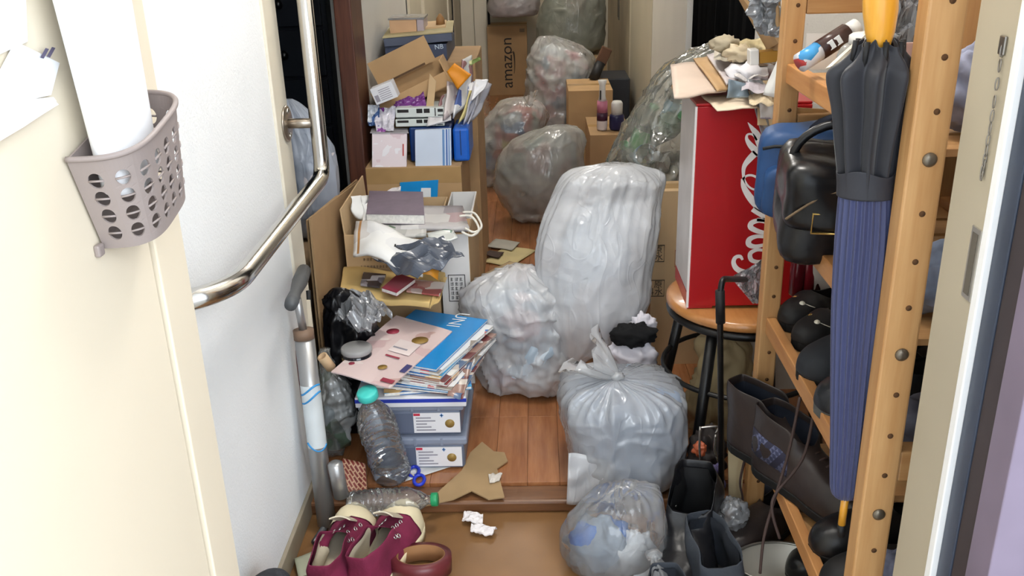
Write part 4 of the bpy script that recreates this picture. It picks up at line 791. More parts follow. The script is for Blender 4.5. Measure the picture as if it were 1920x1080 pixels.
# printed upright carton far down the hall
a = at(918, 178, Z=FZ); c = at(990, 178, Z=FZ); Yz = a.y-.02; zt_ = at(950, 50, Y=Yz).z
t = carton('cardboard_box', 'upright brown carton with black lettering and curved arrow at hall end', (a.x, Yz, FZ), (c.x, Yz+.25, zt_), KR[1], closed=True)
part(t, 'lettering', text_mb('amazon', .115, at(951, 118, Y=Yz-.001), (0, 0, 1), (-1, 0, 0)), m_ink)
sm = [Vector((at(963, 118, Y=Yz).x+.012*math.cos(k)-.004, Yz-.002, at(963, 118, Y=Yz).z+.085*math.sin(k))) for k in [(-60+120*j/16)*math.pi/180 for j in range(17)]]
part(t, 'smile_arrow', MB().tube(sm, [.0015+.004*(j/16) for j in range(17)], 6).tube([sm[-1]+Vector((-.02, 0, -.004)), sm[-1]+Vector((0, 0, .006)), sm[-1]+Vector((.006, 0, -.022))], .003, 6), m_ink)
part(t, 'shipping_label', MB().bb((c.x-.05, Yz-.001, zt_-.04), (c.x-.015, Yz, zt_-.015)), M('dim_label', (120, 100, 76), .6))
# things by the right wall, half way down
carton('cardboard_box', 'brown carton carrying the pink spray bottle by right wall', (.235, 4.1, FZ), (.42, 4.5, at(1130, 255, Y=4.1).z), KR[1], closed=True)
carton('cardboard_box', 'taller brown carton just behind the spray bottle', (.155, 4.55, FZ), (.37, 4.9, at(1090, 172, Y=4.55).z), KR[0], closed=True)
zs = at(1130, 255, Y=4.1).z+.0055; bp = Vector((at(1130, 250, Y=4.16).x, 4.2, zs)); t = thing('spray_bottle', 'white and pink plastic bottle on the brown carton', 'bottle', bp)
sc = (at(1130, 150, Y=4.2).z-zs)/.28
part(t, 'bottle_body', MB().lathe([(.026*sc, 0), (.030*sc, .01*sc), (.030*sc, .06*sc)], bp, 20, capt=False), M('white_bottle', (216, 206, 208), .4)); part(t, 'purple_label', MB().lathe([(.0305*sc, .055*sc), (.0305*sc, .10*sc)], bp, 20), M('plum_label', (70, 34, 60), .4)); part(t, 'pink_label', MB().lathe([(.030*sc, .10*sc), (.029*sc, .165*sc)], bp, 20), M('pink_label', (196, 120, 146), .4))
part(t, 'neck', MB().lathe([(.024*sc, .165*sc), (.018*sc, .19*sc), (.017*sc, .25*sc), (.026*sc, .28*sc)], bp, 20), M('white_plastic', (224, 222, 218), .35)); part(t, 'trigger', MB().box(bp+Vector((-.012*sc, -.02*sc, .2*sc)), (.006, .012, .05*sc)), m_ink)
bp2 = Vector((at(1158, 240, Y=4.15).x, 4.2, zs)); t = thing('lotion_bottle', 'white-capped dark blue bottle beside the pink one', 'bottle', bp2); part(t, 'body', MB().lathe([(.028, 0), (.034, .01), (.034, .06), (.03, .07)], bp2, 18), M('navy_bottle', (36, 36, 76), .3)); part(t, 'cap', MB().lathe([(.026, .07), (.026, .12), (.02, .13)], bp2, 18), _mats['white_plastic'])
a = at(1098, 165, Y=4.9); solo('storage_box', MB().bb((.345, 4.92, FZ), (.49, 5.2, at(1140, 148, Y=4.92).z)), M('charcoal_plastic', (44, 46, 52), .5), 'charcoal plastic box behind the pink bottle', 'box', bevel=.006)
p0 = at(1112, 150, Y=4.86); p1 = at(1136, 95, Y=4.90); t = thing('brush', 'black brush with brown wooden head leaning on the box', 'brush', p0)
part(t, 'handle', MB().tube([p0, p0+(p1-p0)*.6], .026, 12), M('black_rubber', (28, 28, 30), .5)); part(t, 'head', MB().box(p0+(p1-p0)*.82, (.055, .04, .09), RY(24)), M('brown_head', (92, 62, 44), .6), bevel=.005)
# loose papers on the hall floor
fl4 = [([(905, 492), (960, 500), (1005, 470), (950, 462)], 'yellowed paper sheet lying flat on the hall floor', (206, 190, 140)), ([(905, 515), (945, 530), (1000, 498), (955, 490)], 'tan cardboard sheet nearest the crumpled white bag', (190, 166, 128)), ([(912, 462), (960, 470), (975, 455), (930, 448)], 'grey folded newspaper on the hall floor', (176, 172, 160)), ([(908, 478), (935, 484), (945, 474), (918, 470)], 'dark folded paper on the hall floor beside white carton', (70, 52, 44))]
for i, (c4, lb, cc) in enumerate(fl4): sheet('paper_sheet', lb, 'paper', Q(c4, Z=FZ+.003+.0032*i), .0025, M('floor_paper_%d' % i, cc, .7, var=.1), wob=.003, seed=i, group='papers on the hall floor')
# ------------------------------------------------------------------ wooden shelf by the right wall
m_pine = WOOD('pine', (184, 136, 84), (204, 160, 108), .5, (10, 10, .8), 6); m_piney = WOOD('pine_rail', (176, 120, 68), (196, 144, 90), .5, (10, .8, 10), 6); m_pinex = WOOD('pine_rung', (178, 130, 80), (198, 154, 102), .5, (.8, 10, 10), 6)
m_hole = M('hole_dark', (92, 62, 36), .9); m_bolt = M('grey_bolt', (120, 112, 100), .35, metal=.8)
SH = [.972, .722, .482, .216]
t = thing('shelf_rack', 'pine rack with drilled posts full of shoes by right wall', 'shelf', (.6, 1.38, 0))
for (x0, x1, y0, y1, hs) in ((.428, .471, 1.06, 1.094, 1), (.433, .469, 1.68, 1.714, 1), (.735, .775, 1.06, 1.094, 0), (.735, .775, 1.68, 1.714, 0)):
    p = part(t, 'post', MB().bb((x0, y0, .001), (x1, y1, 1.55)), m_pine, bevel=.003); _tm[p] = _tm[t]
    if hs:
        for k in range(23):
            z = .12+k*.0605
            if min(abs(z-s) for s in SH) > .022: part(p, 'pin_hole', MB().lathe([(.0038, 0), (.0038, .0006)], ((x0+x1)/2+.003, y0-.0001, z), 10, R=RX(90)), m_hole)
for y0 in (1.062, 1.683):
    for z in (.47, .87, 1.09) if y0 > 1.5 else (.13, .55): part(t, 'rung', MB().bb((.47, y0, z-.018), (.737, y0+.028, z+.028)), m_pinex, bevel=.003)
for s in SH:
    part(t, 'rail', MB().bb((.443, 1.094, s-.017), (.462, 1.68, s+.017)), m_piney, bevel=.002); part(t, 'rail', MB().bb((.745, 1.094, s-.017), (.764, 1.68, s+.017)), m_piney, bevel=.002)
    part(t, 'bolt', MB().lathe([(.0085, 0), (.0085, .002), (.004, .0045)], (.452, 1.0602, s), 16, R=RX(90)), m_bolt)
    for k in range(7): part(t, 'shelf_slat', MB().bb((.464, 1.10+k*.083, s-.008), (.743, 1.10+k*.083+.070, s+.002)), m_pinex, bevel=.001)
# ------------------------------------------------------------------ shoes
def shoe(name, label, heel, yaw, L=.25, W=.092, kind='low', mu=None, ms=None, mi=None, pitch=0, roll=0, group=None, collar=None, toe_h=.045, sole_h=.018, laces=None, cap=None, lining=None, eyelets=None, open_to=.42, cat='shoe', band=None, vamp=None, foxing=None, slump=0.0, seed=0):
    Mx = Matrix.Translation(Vector(heel)) @ Matrix.Rotation(math.radians(yaw), 4, 'Z') @ Matrix.Rotation(math.radians(pitch), 4, 'X') @ Matrix.Rotation(math.radians(roll), 4, 'Y')
    t = thing(name, label, cat, Mx.translation, Mx.to_euler(), group); _tm[t] = Mx
    ft = [(0, .50), (.04, .68), (.12, .80), (.28, .78), (.45, .82), (.60, .95), (.72, 1.0), (.84, .93), (.93, .70), (.98, .42), (1, .22)]
    def f(tt, tab):
        for (a, va), (b_, vb) in zip(tab, tab[1:]):
            if tt <= b_: k = (tt-a)/(b_-a); k = k*k*(3-2*k); return va+(vb-va)*k
        return tab[-1][1]
    collar = collar or {'low': .058, 'sneaker': .085, 'boot': .135, 'flat': .038, 'pump': .045}[kind]; vamp = vamp or toe_h*1.35
    ht = [(0, collar), (open_to*.75, collar*.95), (open_to+.06, vamp*1.02 if kind != 'boot' else vamp*1.25), (.70, vamp*.92), (.86, toe_h), (.95, toe_h*(.92 if kind == 'sneaker' else .82)), (1, toe_h*(.62 if kind == 'sneaker' else .45))]
    st = [0, .015, .05, .1, .16, .22, .28, .34, .40, .44, .49, .54, .6, .66, .72, .78, .83, .88, .92, .955, .98, .995]; n = 9
    def ring(tt, sc=1.0):
        w = W/2*f(tt, ft)*sc; h = f(tt, ht)*sc; o = tt < open_to; pts = []
        for sd in (-1, 1):
            row = []
            for i in range(n):
                s = i/(n-1)
                if o: x = w*(1-.20*s-(.10*s*s if kind != 'boot' else -.05*s))+slump*s*s*sd*.0; z = h*s
                else: a = s*math.pi/2*.985; x = w*math.cos(a)**.75; z = h*math.sin(a)**.8
                yb = tt*L+(-.010*s if tt < .05 else 0)+(.008*max(0, 1-tt/open_to) if sc < 1 else 0)+slump*.4*s*N3((tt*3, s*3, sd), seed)
                row.append(Vector((sd*x+slump*s*N3((tt*4, s*2, seed), seed+1), yb, sole_h*.9+z*(1-abs(slump)*1.2*s*(1 if o else 0)))))
            pts += row if sd < 0 else row[::-1]
        return pts
    def shell(sts, sc=1.0, capend=True, heelcap=True):
        vs = []; fs = []; m = 2*n
        for tt in sts: vs += ring(tt, sc)
        for i in range(len(sts)-1):
            for j in range(m-1):
                if j == n-1 and sts[i] < open_to and sts[i+1] < open_to+.03: continue
                fs.append((i*m+j, i*m+j+1, (i+1)*m+j+1, (i+1)*m+j))
        if heelcap:
            for j in range(n-1): fs.append((j, m-1-j, m-2-j, j+1))
        if capend: o = (len(sts)-1)*m; fs += [(o+j, o+j+1, o+m-2-j, o+m-1-j) for j in range(n-1)]
        return MB().add(vs, fs, 0, True)
    part(t, 'upper', shell(st), mu, world=False, solid=-.0025, subsurf=1)
    def outline(sc, z): 
        l = [(W/2*f(tt, ft)*sc, tt*L) for tt in st+[1.0]]; return [Vector((x, y, z)) for x, y in l]+[Vector((-x, y, z)) for x, y in reversed(l)]
    b = MB(); o1 = outline(1.06, 0); o2 = outline(1.10, sole_h); k = len(o1)
    b.add(o1+o2, [tuple(range(k))[::-1], tuple(range(k, 2*k))]+[(i, (i+1) % k, k+(i+1) % k, k+i) for i in range(k)]); part(t, 'sole', b, ms, world=False, bevel=.002)
    b = MB(); b.poly(outline(.86, sole_h+.002), (0, 0, 1), .002); part(t, 'insole', b, mi or ms, world=False)
    if kind in ('boot', 'sneaker', 'low') and lining:
        ls = [x for x in st if x < open_to]; part(t, 'lining', shell(ls, .90, False), lining, world=False)
    if cap:
        part(t, 'toe_cap', shell([.73, .76, .80, .83, .88, .92, .955, .98, .998], 1.10, heelcap=False), cap, world=False)
    if foxing:
        o1 = outline(1.11, sole_h*.3); o2 = outline(1.11, sole_h*1.7); k = len(o1); part(t, 'foxing', MB().add(o1+o2, [(i, (i+1) % k, k+(i+1) % k, k+i) for i in range(k)], 0, True), foxing, world=False, solid=.002)
    if band:
        sts = [.02, .1, .2, .3, .38]; vs = []; fs = []
        for sd in (-1, 1):
            o = len(vs)
            for tt in sts:
                r = ring(tt, 1.03); row = r[:n] if sd < 0 else r[n:][::-1]
                vs += [row[2], row[5]]
            fs += [(o+2*i, o+2*i+1, o+2*i+3, o+2*i+2) for i in range(len(sts)-1)]
        part(t, 'patterned_band', MB().add(vs, fs, 0, True), band, world=False, solid=.002)
    if laces:
        for q in range(5):
            tt = open_to+.03+q*.055; h = f(tt, ht)+sole_h*.9+.003; w = W*.17
            part(t, 'lace', MB().tube([(-w, tt*L, h-.008), (0, tt*L+.006, h), (w, tt*L, h-.008)], .0022, 6), laces, world=False)
    if eyelets:
        for sd in (-1, 1):
            for q in range(5):
                tt = open_to-.10+q*.06; r = ring(min(tt, .7), 1.03)
                p = (r[6 if tt < open_to else 7] if sd < 0 else r[2*n-7 if tt < open_to else 2*n-8]); nn = Vector((sd*.8, 0, .6)).normalized()
                part(t, 'eyelet', MB().tube([p+nn*.002+(Vector((0, 1, 0))*math.cos(a)+nn.cross(Vector((0, 1, 0)))*math.sin(a))*.0042 for a in [2*math.pi*j/12 for j in range(12)]], .0013, 6, closed=True), eyelets, world=False)
    return t
def heelpt(px, py, z): p = at(px, py, Z=z); return (p.x, p.y, z)
blk = M('black_leather', (24, 24, 27), .32, var=.25, vs=14, bump=.15, bs=70); blk2 = M('matt_black', (20, 20, 22), .6, var=.2); brn = M('dark_brown_leather', (48, 40, 38), .4, var=.25, bump=.2, bs=50); sol = M('black_sole', (14, 14, 14), .7); navyl = M('navy_lining', (26, 32, 44), .6, var=.2); grylin = M('grey_lining', (70, 70, 72), .8)
plaid = NT('navy_plaid'); _v = plaid.coord('Object', (1, 1, 1), (0, .5, .6)); _w1 = plaid.node('ShaderNodeTexChecker'); _w1.inputs['Scale'].default_value = 130; _w1.inputs[1].default_value = lin((54, 58, 84)); _w1.inputs[2].default_value = lin((92, 96, 124)); plaid.l.new(_v, _w1.inputs[0])
_w2 = plaid.node('ShaderNodeTexWave'); _w2.inputs['Scale'].default_value = 14; plaid.l.new(_v, _w2.inputs[0]); plaid.l.new(plaid.mix(plaid.ramp(_w2.outputs[1], [(.6, (0, 0, 0, 1)), (.7, (1, 1, 1, 1))]), _w1.outputs[0], lin((40, 40, 60))), plaid.p.inputs['Base Color']); plaid.p.inputs['Roughness'].default_value = .9
G = 'shoes on and under the rack'
# lowest shelf: boots whose shafts stick out past the rail
s4 = SH[3]+.003
lc_br = M('brown_lace', (66, 50, 46), .7)
bt1 = shoe('ankle_boot', 'brown ankle boot with navy plaid band on the lowest shelf', (.425, 1.565, SH[3]+.018), 212, .27, .098, 'boot', brn, sol, blk2, group=G, collar=.125, lining=navyl, band=plaid.m, laces=lc_br, open_to=.44, slump=.010, seed=3)
bt2 = shoe('ankle_boot', 'brown ankle boot furthest back on the lowest shelf', (.392, 1.650, SH[3]+.018), 214, .25, .09, 'boot', brn, sol, blk2, group=G, collar=.135, lining=navyl, open_to=.44, slump=.012, seed=5)
shoe('leather_shoe', 'black leather shoe at the near end of lowest shelf', (.70, 1.34, s4), 97, .25, .092, 'low', blk, sol, M('pale_insole', (150, 146, 138), .7), group=G, lining=grylin)
shoe('leather_shoe', 'matt black shoe deep inside the lowest shelf', (.68, 1.23, s4), 95, .24, .09, 'low', blk2, sol, sol, group=G, lining=grylin)
for k, pp in enumerate(([(1500, 745), (1478, 850), (1448, 950), (1432, 1010), (1425, 1075)], [(1527, 770), (1505, 860), (1455, 925), (1448, 960), (1462, 1010)], [(1405, 830), (1388, 900), (1392, 940), (1372, 975)])):
    ys = (1.36, 1.36, 1.655)[k]; pts = [at(a, b_, Y=ys-.012*j*(k < 2)) for j, (a, b_) in enumerate(pp)]
    part((bt1, bt1, bt2)[k], 'loose_lace', MB().tube([cr([tuple(p) for p in pts], j/24) for j in range(25)], .0026, 6), lc_br)
# third shelf
s3 = SH[2]+.003
pin = M('white_pin', (226, 222, 206), .3); gold = M('brass', (214, 184, 110), .25, metal=.7)
for k, (h, yaw, lb) in enumerate((((.665, 1.755, s3), 118, 'black flat shoe with pearl whiskers nearest the far post'), ((.675, 1.655, s3), 114, 'black flat shoe with pearl whiskers second from far post'))):
    t = shoe('flat_shoe', lb, h, yaw, .225, .08, 'flat', blk2, sol, M('grey_insole', (96, 86, 78), .7), group=G, open_to=.66, collar=.036, toe_h=.036)
    part(t, 'pearl', MB().ball((-.012, .19, .052), .006, 12, 8), pin, world=False); part(t, 'brass_bead', MB().ball((.016, .178, .052), .008, 12, 8, sc=(1, 1, .6)), gold, world=False)
    for q in range(3): part(t, 'whisker', MB().tube([(-.012, .19, .054), (-.034+.012*q, .19+.012*(q-1), .050)], .0008, 5), pin, world=False)
t = shoe('heeled_shoe', 'black patent shoe with beige insole under second rail', (.70, 1.52, s3), 130, .23, .078, 'flat', blk, sol, M('beige_insole', (176, 164, 150), .6), group=G, open_to=.62, pitch=-4, collar=.05)
part(t, 'strap', MB().tube([(-.034, .10, .05), (0, .11, .078), (.034, .10, .05)], .006, 8), blk, world=False)
shoe('short_boot', 'charcoal short boot in the middle of third shelf', (.67, 1.50, s3), 106, .235, .095, 'boot', M('charcoal_suede', (38, 42, 48), .7, var=.2), sol, sol, group=G, collar=.10, lining=navyl)
t = shoe('loafer', 'black loafer with grey trim nearest the umbrella', (.672, 1.36, s3), 100, .235, .098, 'low', M('blue_black_leather', (28, 32, 38), .35, var=.2), M('grey_welt', (84, 86, 84), .6), sol, group=G, lining=grylin)
part(t, 'clasp', MB().box((.02, .15, .066), (.02, .006, .003)), M('silver_clasp', (170, 168, 160), .25, metal=.9), world=False)
cloth('cloth_bag', 'floral pale cloth bag at the back of third shelf', (.57, 1.77, .60), .075, (.8, .5, 1.25), PRINT('floral_cloth', (206, 196, 188), [(206, 196, 188), (206, 196, 188), (214, 206, 200), (150, 90, 110)], 34, .9, .3), 11, cat='bag', amp=.12)
for k in range(3):
    a = Vector((.515+.022*k, 1.745+.006*k, .52)); solo('glass_bottle', MB().lathe([(.013, 0), (.015, .004), (.015, .10), (.006, .125), (.006, .15)], a, 14), M('wine_%d' % k, ((96, 20, 30), (130, 30, 40), (60, 24, 20))[k], .15, spec=.7), ('dark red slim bottle left of the floral bag', 'crimson slim bottle touching the floral bag', 'brown slim bottle beside the floral bag')[k], 'bottle', 'slim bottles behind the rack')
# second shelf: two bags
s2 = SH[1]+.003
def softbox(c, d, R, seed, n=14, amp=.02, pw=5.0):
    b = MB(); b.ball((0, 0, 0), 1.0, 40, 28)
    for i, v in enumerate(b.v):
        m = (abs(v.x)**pw+abs(v.y)**pw+abs(v.z)**pw)**(1/pw); q = v/m; q = Vector((q.x*d[0]/2, q.y*d[1]/2, q.z*d[2]/2))
        q += q.normalized()*amp*N3(q*14, seed); b.v[i] = Vector(c)+R @ q
    return b
Rb = RZ(-14) @ RX(8); cb = at(1538, 308, Y=1.615); cb.z = s2+.086
t = thing('shoulder_bag', 'blue nylon shoulder bag on the second shelf', 'bag', (cb.x, cb.y, s2)); m_bb = M('blue_nylon', (38, 74, 122), .5, var=.18, vs=12, bump=.2, bs=50)
part(t, 'body', softbox(cb, (.21, .10, .165), Rb, 1, amp=.012), m_bb)
part(t, 'front_pocket', softbox(cb+Rb @ Vector((0, -.05, -.02)), (.19, .04, .10), Rb, 2, amp=.01), m_bb)
part(t, 'zip', MB().tube([cb+Rb @ Vector((-.10+.2*j/10, -.045, .055+.006*math.sin(j))) for j in range(11)], .003, 6), blk2)
part(t, 'strap', MB().tube([cb+Rb @ Vector((.05+.07*math.cos(a), -.01, .07+.035*math.sin(a))) for a in [math.pi*j/10 for j in range(11)]], .009, 8), M('navy_strap', (24, 32, 52), .7))
part(t, 'stud', MB().ball(cb+Rb @ Vector((.03, -.068, .03)), .006, 10, 8), m_bolt)
Rb = RZ(-10) @ RX(6); cb = at(1572, 380, Y=1.45); cb.z = s2+.082
t = thing('handbag', 'black leather handbag with gold buckle on the second shelf', 'bag', (cb.x, cb.y, s2))
part(t, 'body', softbox(cb, (.19, .17, .165), Rb, 3, amp=.013, pw=6), blk); part(t, 'flap', softbox(cb+Rb @ Vector((0, -.035, .035)), (.182, .145, .11), Rb, 5, amp=.013, pw=6), M('black_flap', (20, 21, 24), .28, var=.2, bump=.2, bs=40))
p = at(1551, 420, Y=1.352); part(t, 'buckle', MB().tube([p+Rb @ Vector(q) for q in ((-.022, 0, -.016), (.022, 0, -.016), (.022, 0, .016), (-.022, 0, .016))], .0022, 8, closed=True), gold)
part(t, 'handle', MB().tube([cb+Rb @ Vector((.08*math.cos(a), -.02, .075+.06*math.sin(a))) for a in [math.pi*j/14 for j in range(15)]], .007, 8), blk)
part(t, 'piping', MB().tube([cb+Rb @ Vector((-.09+.18*j/12, -.108, .01+.05*math.sin(math.pi*j/12))) for j in range(13)], .002, 6), M('tan_piping', (120, 100, 76), .6))
solo('envelope', MB().slab(*Q([(1462, 232), (1560, 250), (1562, 205), (1470, 200)], Y=1.70), .004), M('manila', (206, 164, 110), .6), 'manila envelope standing behind the blue bag', 'envelope')
# top shelf goods
s1 = SH[0]+.003
p = Vector((.50, 1.44, s1)); t = thing('glass_jar', 'round frosted jar on the top shelf', 'jar', p); part(t, 'body', softbox(p+Vector((0, 0, .04)), (.085, .085, .08), RZ(0), 2, amp=.004, pw=3), FILM('frosted', (190, 192, 188), .7, .2, .5, .2)); part(t, 'lid', MB().lathe([(.03, .078), (.03, .09), (.026, .093)], p, 20), _mats['white_plastic'])
p0 = at(1500, 118, Y=1.52); p1 = at(1606, 50, Y=1.56); dirv = (p1-p0)
t = thing('cosmetic_tube', 'brown and white tube lying slanted on the top shelf', 'tube', p0)
part(t, 'white_end', MB().tube([p0, p0+dirv*.32], .016, 14), PRINT('tube_print', (226, 226, 230), [(60, 150, 210), (200, 70, 70), (226, 226, 230)], 30, .3, .5)); part(t, 'brown_body', MB().tube([p0+dirv*.32, p0+dirv*.82], .0165, 14), M('brown_tube', (62, 36, 30), .3)); part(t, 'cap', MB().tube([p0+dirv*.82, p1], .014, 14), _mats['white_plastic'])
for k in (.5, .62): part(t, 'print_block', MB().box(p0+dirv*k+Vector((0, -.0165, .002)), (.010, .002, .014), RY(-35)), _mats['white_ink'])
p0 = at(1555, 132, Y=1.40); p1 = at(1640, 62, Y=1.43); solo('film_pack', MB().slab(*Q([(1548, 128), (1566, 146), (1652, 82), (1634, 48)], Y=[1.40, 1.40, 1.44, 1.44]), .014, 8, 4, lambda u, v: .004*N3((u*5, v*5, 1))), PRINT('beige_pack', (206, 200, 186), [(206, 200, 186), (40, 40, 40), (206, 200, 186)], 34, .3, .25, 5), 'slim beige packet with dark print on the top shelf', 'packet')
sheet('paper_sheet', 'large white sheet standing at the back of top shelf', 'paper', Q([(1508, 130), (1640, 130), (1640, 65), (1512, 62)], Y=1.675), .002, _mats['white_paper'])
crumple('plastic_bag', 'crumpled grey plastic on the top shelf behind umbrella handle', 'bag', Q([(1665, 130), (1735, 135), (1745, -20), (1668, -10)], Y=[1.30, 1.30, 1.38, 1.38]), .03, FILM('grey_shiny_film', (150, 152, 158), .7, .15, .7, 1.2), 12, n=20)
sheet('card_sheet', 'pale pink card on the top shelf behind the umbrella', 'card', Q([(1690, 130), (1736, 140), (1738, 78), (1692, 80)], Y=1.24), .004, M('pink_card', (206, 170, 160), .7))
for k, (c, r, sc_, mm, lb) in enumerate((((.55, 1.17, .775), .062, (.9, .7, .75), M('blue_check_cloth', (150, 164, 190), .9, var=.3, vs=30), 'folded pale blue cloth at the near end of second shelf'), ((.55, 1.17, .54), .062, (.9, .7, .75), M('grey_cloth', (96, 98, 112), .9, var=.3, vs=20), 'grey folded cloth at the near end of third shelf'),
                               ((.55, 1.17, .275), .064, (.9, .7, .8), M('bluegrey_knit', (110, 116, 140), .9, var=.35, vs=40), 'blue-grey knitted bundle at the near end of lowest shelf'), ((.55, 1.17, 1.03), .058, (.9, .7, .9), M('lilac_cloth', (150, 156, 180), .9, var=.3, vs=30), 'pale lilac cloth at the near end of top shelf'), ((.57, 1.18, .06), .055, (1, .7, .9), M('tan_cloth', (150, 110, 84), .9, var=.2), 'tan cloth bundle on the floor under the rack'))):
    cloth('folded_cloth', lb, c, r, sc_, mm, 20+k, zmin=(.726, .486, .22, .976, .003)[k], group='cloths in the rack')
# floor under the rack
shoe('leather_shoe', 'brown leather shoe on the floor under the far post', (.545, 1.725, .002), 133, .24, .092, 'low', brn, sol, sol, group=G, lining=grylin)
shoe('leather_shoe', 'black leather shoe on the floor deep under the rack', (.70, 1.62, .002), 120, .25, .09, 'low', blk, sol, sol, group=G, lining=grylin)
p = at(1590, 1010, Z=.05); t = thing('umbrella_stand', 'round grey plastic stand base under the rack', 'stand', (p.x, p.y, .002)); m_gp = M('grey_plastic', (150, 146, 142), .45)
part(t, 'body', MB().lathe([(.058, 0), (.062, .004), (.058, .05), (.052, .056), (.05, .05), (.05, .045)], (p.x, p.y, .002), 28, capt=True), m_gp); part(t, 'ring', MB().lathe([(.060, .042), (.0605, .045), (.060, .048)], (p.x, p.y, .002), 28, capb=False, capt=False), M('grey_ring', (110, 108, 106), .5))
# ------------------------------------------------------------------ umbrella in front of the rack
YU = 1.118
rows = [(78, 1602, 1694), (92, 1598, 1698), (112, 1578, 1714), (128, 1556, 1722), (150, 1552, 1720), (200, 1560, 1708), (270, 1566, 1690), (330, 1572, 1678), (366, 1572, 1676)]
t = thing('umbrella', 'closed navy umbrella with black cover and yellow wooden handle', 'umbrella', at(1577, 1005, Y=YU))
def fold(rows, n, amp, nu, seed, tw=0.0, sub=6):
    vs = []; fs = []; nv = (len(rows)-1)*sub; rs = []
    for (py, a, b_) in rows: p, q = at(a, py, Y=YU), at(b_, py, Y=YU); rs.append([(p.x+q.x)/2, YU, (p.z+q.z)/2, (q.x-p.x)/2])
    for i in range(nv+1):
        c = cr(rs, i/nv)
        for j in range(nu):
            a = 2*math.pi*j/nu; s = 1-amp*(.5+.5*math.cos(n*a+tw*i/nv+.6*math.sin(a*2+seed)))**.7
            vs.append(Vector((c[0]+c[3]*s*math.cos(a), c[1]+c[3]*.8*s*math.sin(a), c[2]+.004*math.cos(n*a)*(1-i/nv))))
    for i in range(nv):
        for j in range(nu): fs.append((i*nu+j, i*nu+(j+1) % nu, (i+1)*nu+(j+1) % nu, (i+1)*nu+j))
    return MB().add(vs, fs, 0, True)
part(t, 'black_cover', fold(rows, 9, .42, 144, 1, .8), M('black_nylon', (34, 35, 42), .55, var=.12, sheen=.2), solid=.001)
band_rows = [(318, 1571, 1680), (340, 1572, 1678), (366, 1571, 1678)]
part(t, 'cover_band', fold(band_rows, 3, .04, 64, 2), M('black_band', (44, 45, 52), .6), solid=.001)
rows = [(360, 1573, 1675), (450, 1566, 1673), (560, 1560, 1662), (700, 1558, 1645), (820, 1557, 1632), (890, 1556, 1622), (918, 1557, 1617), (930, 1564, 1606), (934, 1574, 1594)]
part(t, 'canopy', fold(rows, 22, .14, 264, 3, 2.2), M('navy_nylon', (60, 66, 104), .45, var=.1, stretch=(1, 1, .3), sheen=.2))
m_yw = WOOD('yellow_wood', (214, 148, 40), (236, 176, 66), .3, (8, 8, .6), 6, coat=.4)
pr = [(at(1652, -130, Y=YU), .0195), (at(1651, 20, Y=YU), .0195), (at(1650, 60, Y=YU), .0165), (at(1648, 84, Y=YU), .013), (at(1645, 120, Y=YU), .010)]
part(t, 'handle', MB().tube([p for p, r in pr], [r for p, r in pr], 20), m_yw)
part(t, 'tip', MB().tube([at(1586, 925, Y=YU), at(1578, 985, Y=YU)], .0055, 14), m_yw); part(t, 'ferrule', MB().tube([at(1578, 983, Y=YU), at(1577, 1005, Y=YU)], [.006, .0045], 14), blk2)
for k in range(8):
    a = 2*math.pi*k/8; c = at(1648, 88, Y=YU); part(t, 'rib_tip', MB().tube([c+Vector((.03*math.cos(a), .024*math.sin(a), -.02)), c+Vector((.027*math.cos(a), .022*math.sin(a), .008))], .0035, 6), blk2)
# ------------------------------------------------------------------ stool, cooler and their load
cx, cy, zs = .468, 1.985, .40; t = thing('stool', 'round wooden stool with black metal legs under the red cooler', 'stool', (cx, cy, FZ)); m_blkm = M('black_tube', (16, 16, 17), .35, var=.05)
part(t, 'seat', MB().lathe([(.168, 0), (.176, .006), (.176, .018), (.168, .024)], (cx, cy, zs), 48), WOOD('stool_wood', (176, 116, 62), (200, 142, 84), .3, (6, .8, 6), 6, coat=.3))
part(t, 'seat_rim', MB().tube([(cx+.166*math.cos(a), cy+.166*math.sin(a), zs-.010) for a in [2*math.pi*j/40 for j in range(40)]], .010, 10, closed=True), m_blkm)
for k in range(4):
    a = math.radians(45+90*k+8); part(t, 'leg', MB().tube([(cx+.15*math.cos(a), cy+.15*math.sin(a), zs-.012), (cx+.215*math.cos(a), cy+.215*math.sin(a), FZ+.002)], .0125, 14), m_blkm)
part(t, 'foot_ring', MB().tube([(cx+.178*math.cos(a), cy+.178*math.sin(a), .245) for a in [2*math.pi*j/40 for j in range(40)]], .006, 8, closed=True), m_blkm)
YC = 1.90; zc0 = zs+.026; xl = at(1300, 400, Y=YC).x-.004; xr = xl+.235
t = thing('drinks_cooler', 'tall red cooler with white script lettering standing on the stool', 'cooler', ((xl+xr)/2, YC+.1, zc0))
zt1 = at(1310, 200, Y=YC).z; m_red = M('glossy_red', (176, 26, 32), .3, var=.05, vs=4, coat=.2)
part(t, 'base', MB().bb((xl+.05, YC+.012, zc0), (xr, YC+.19, zc0+.03)), blk2); part(t, 'red_base', MB().bb((xl, YC, zc0), (xl+.055, YC+.19, zc0+.03)), m_red)
part(t, 'body', MB().bb((xl, YC+.004, zc0+.03), (xr, YC+.195, zt1)), M('pale_grey_plastic', (206, 200, 198), .35), bevel=.004)
part(t, 'front_panel', MB().bb((xl+.002, YC-.002, zc0+.005), (xr, YC+.004, zt1)), m_red, bevel=.002)
part(t, 'edge_strip', MB().bb((xl-.002, YC-.001, zc0+.002), (xl+.0025, YC+.006, zt1)), M('white_trim', (240, 236, 234), .3, var=0)); part(t, 'top', MB().bb((xl, YC, zt1), (xr, YC+.195, zt1+.006)), m_red, bevel=.002)
def z2(zx, zy): return (1200+zx/2.92, 150+zy/2.92)
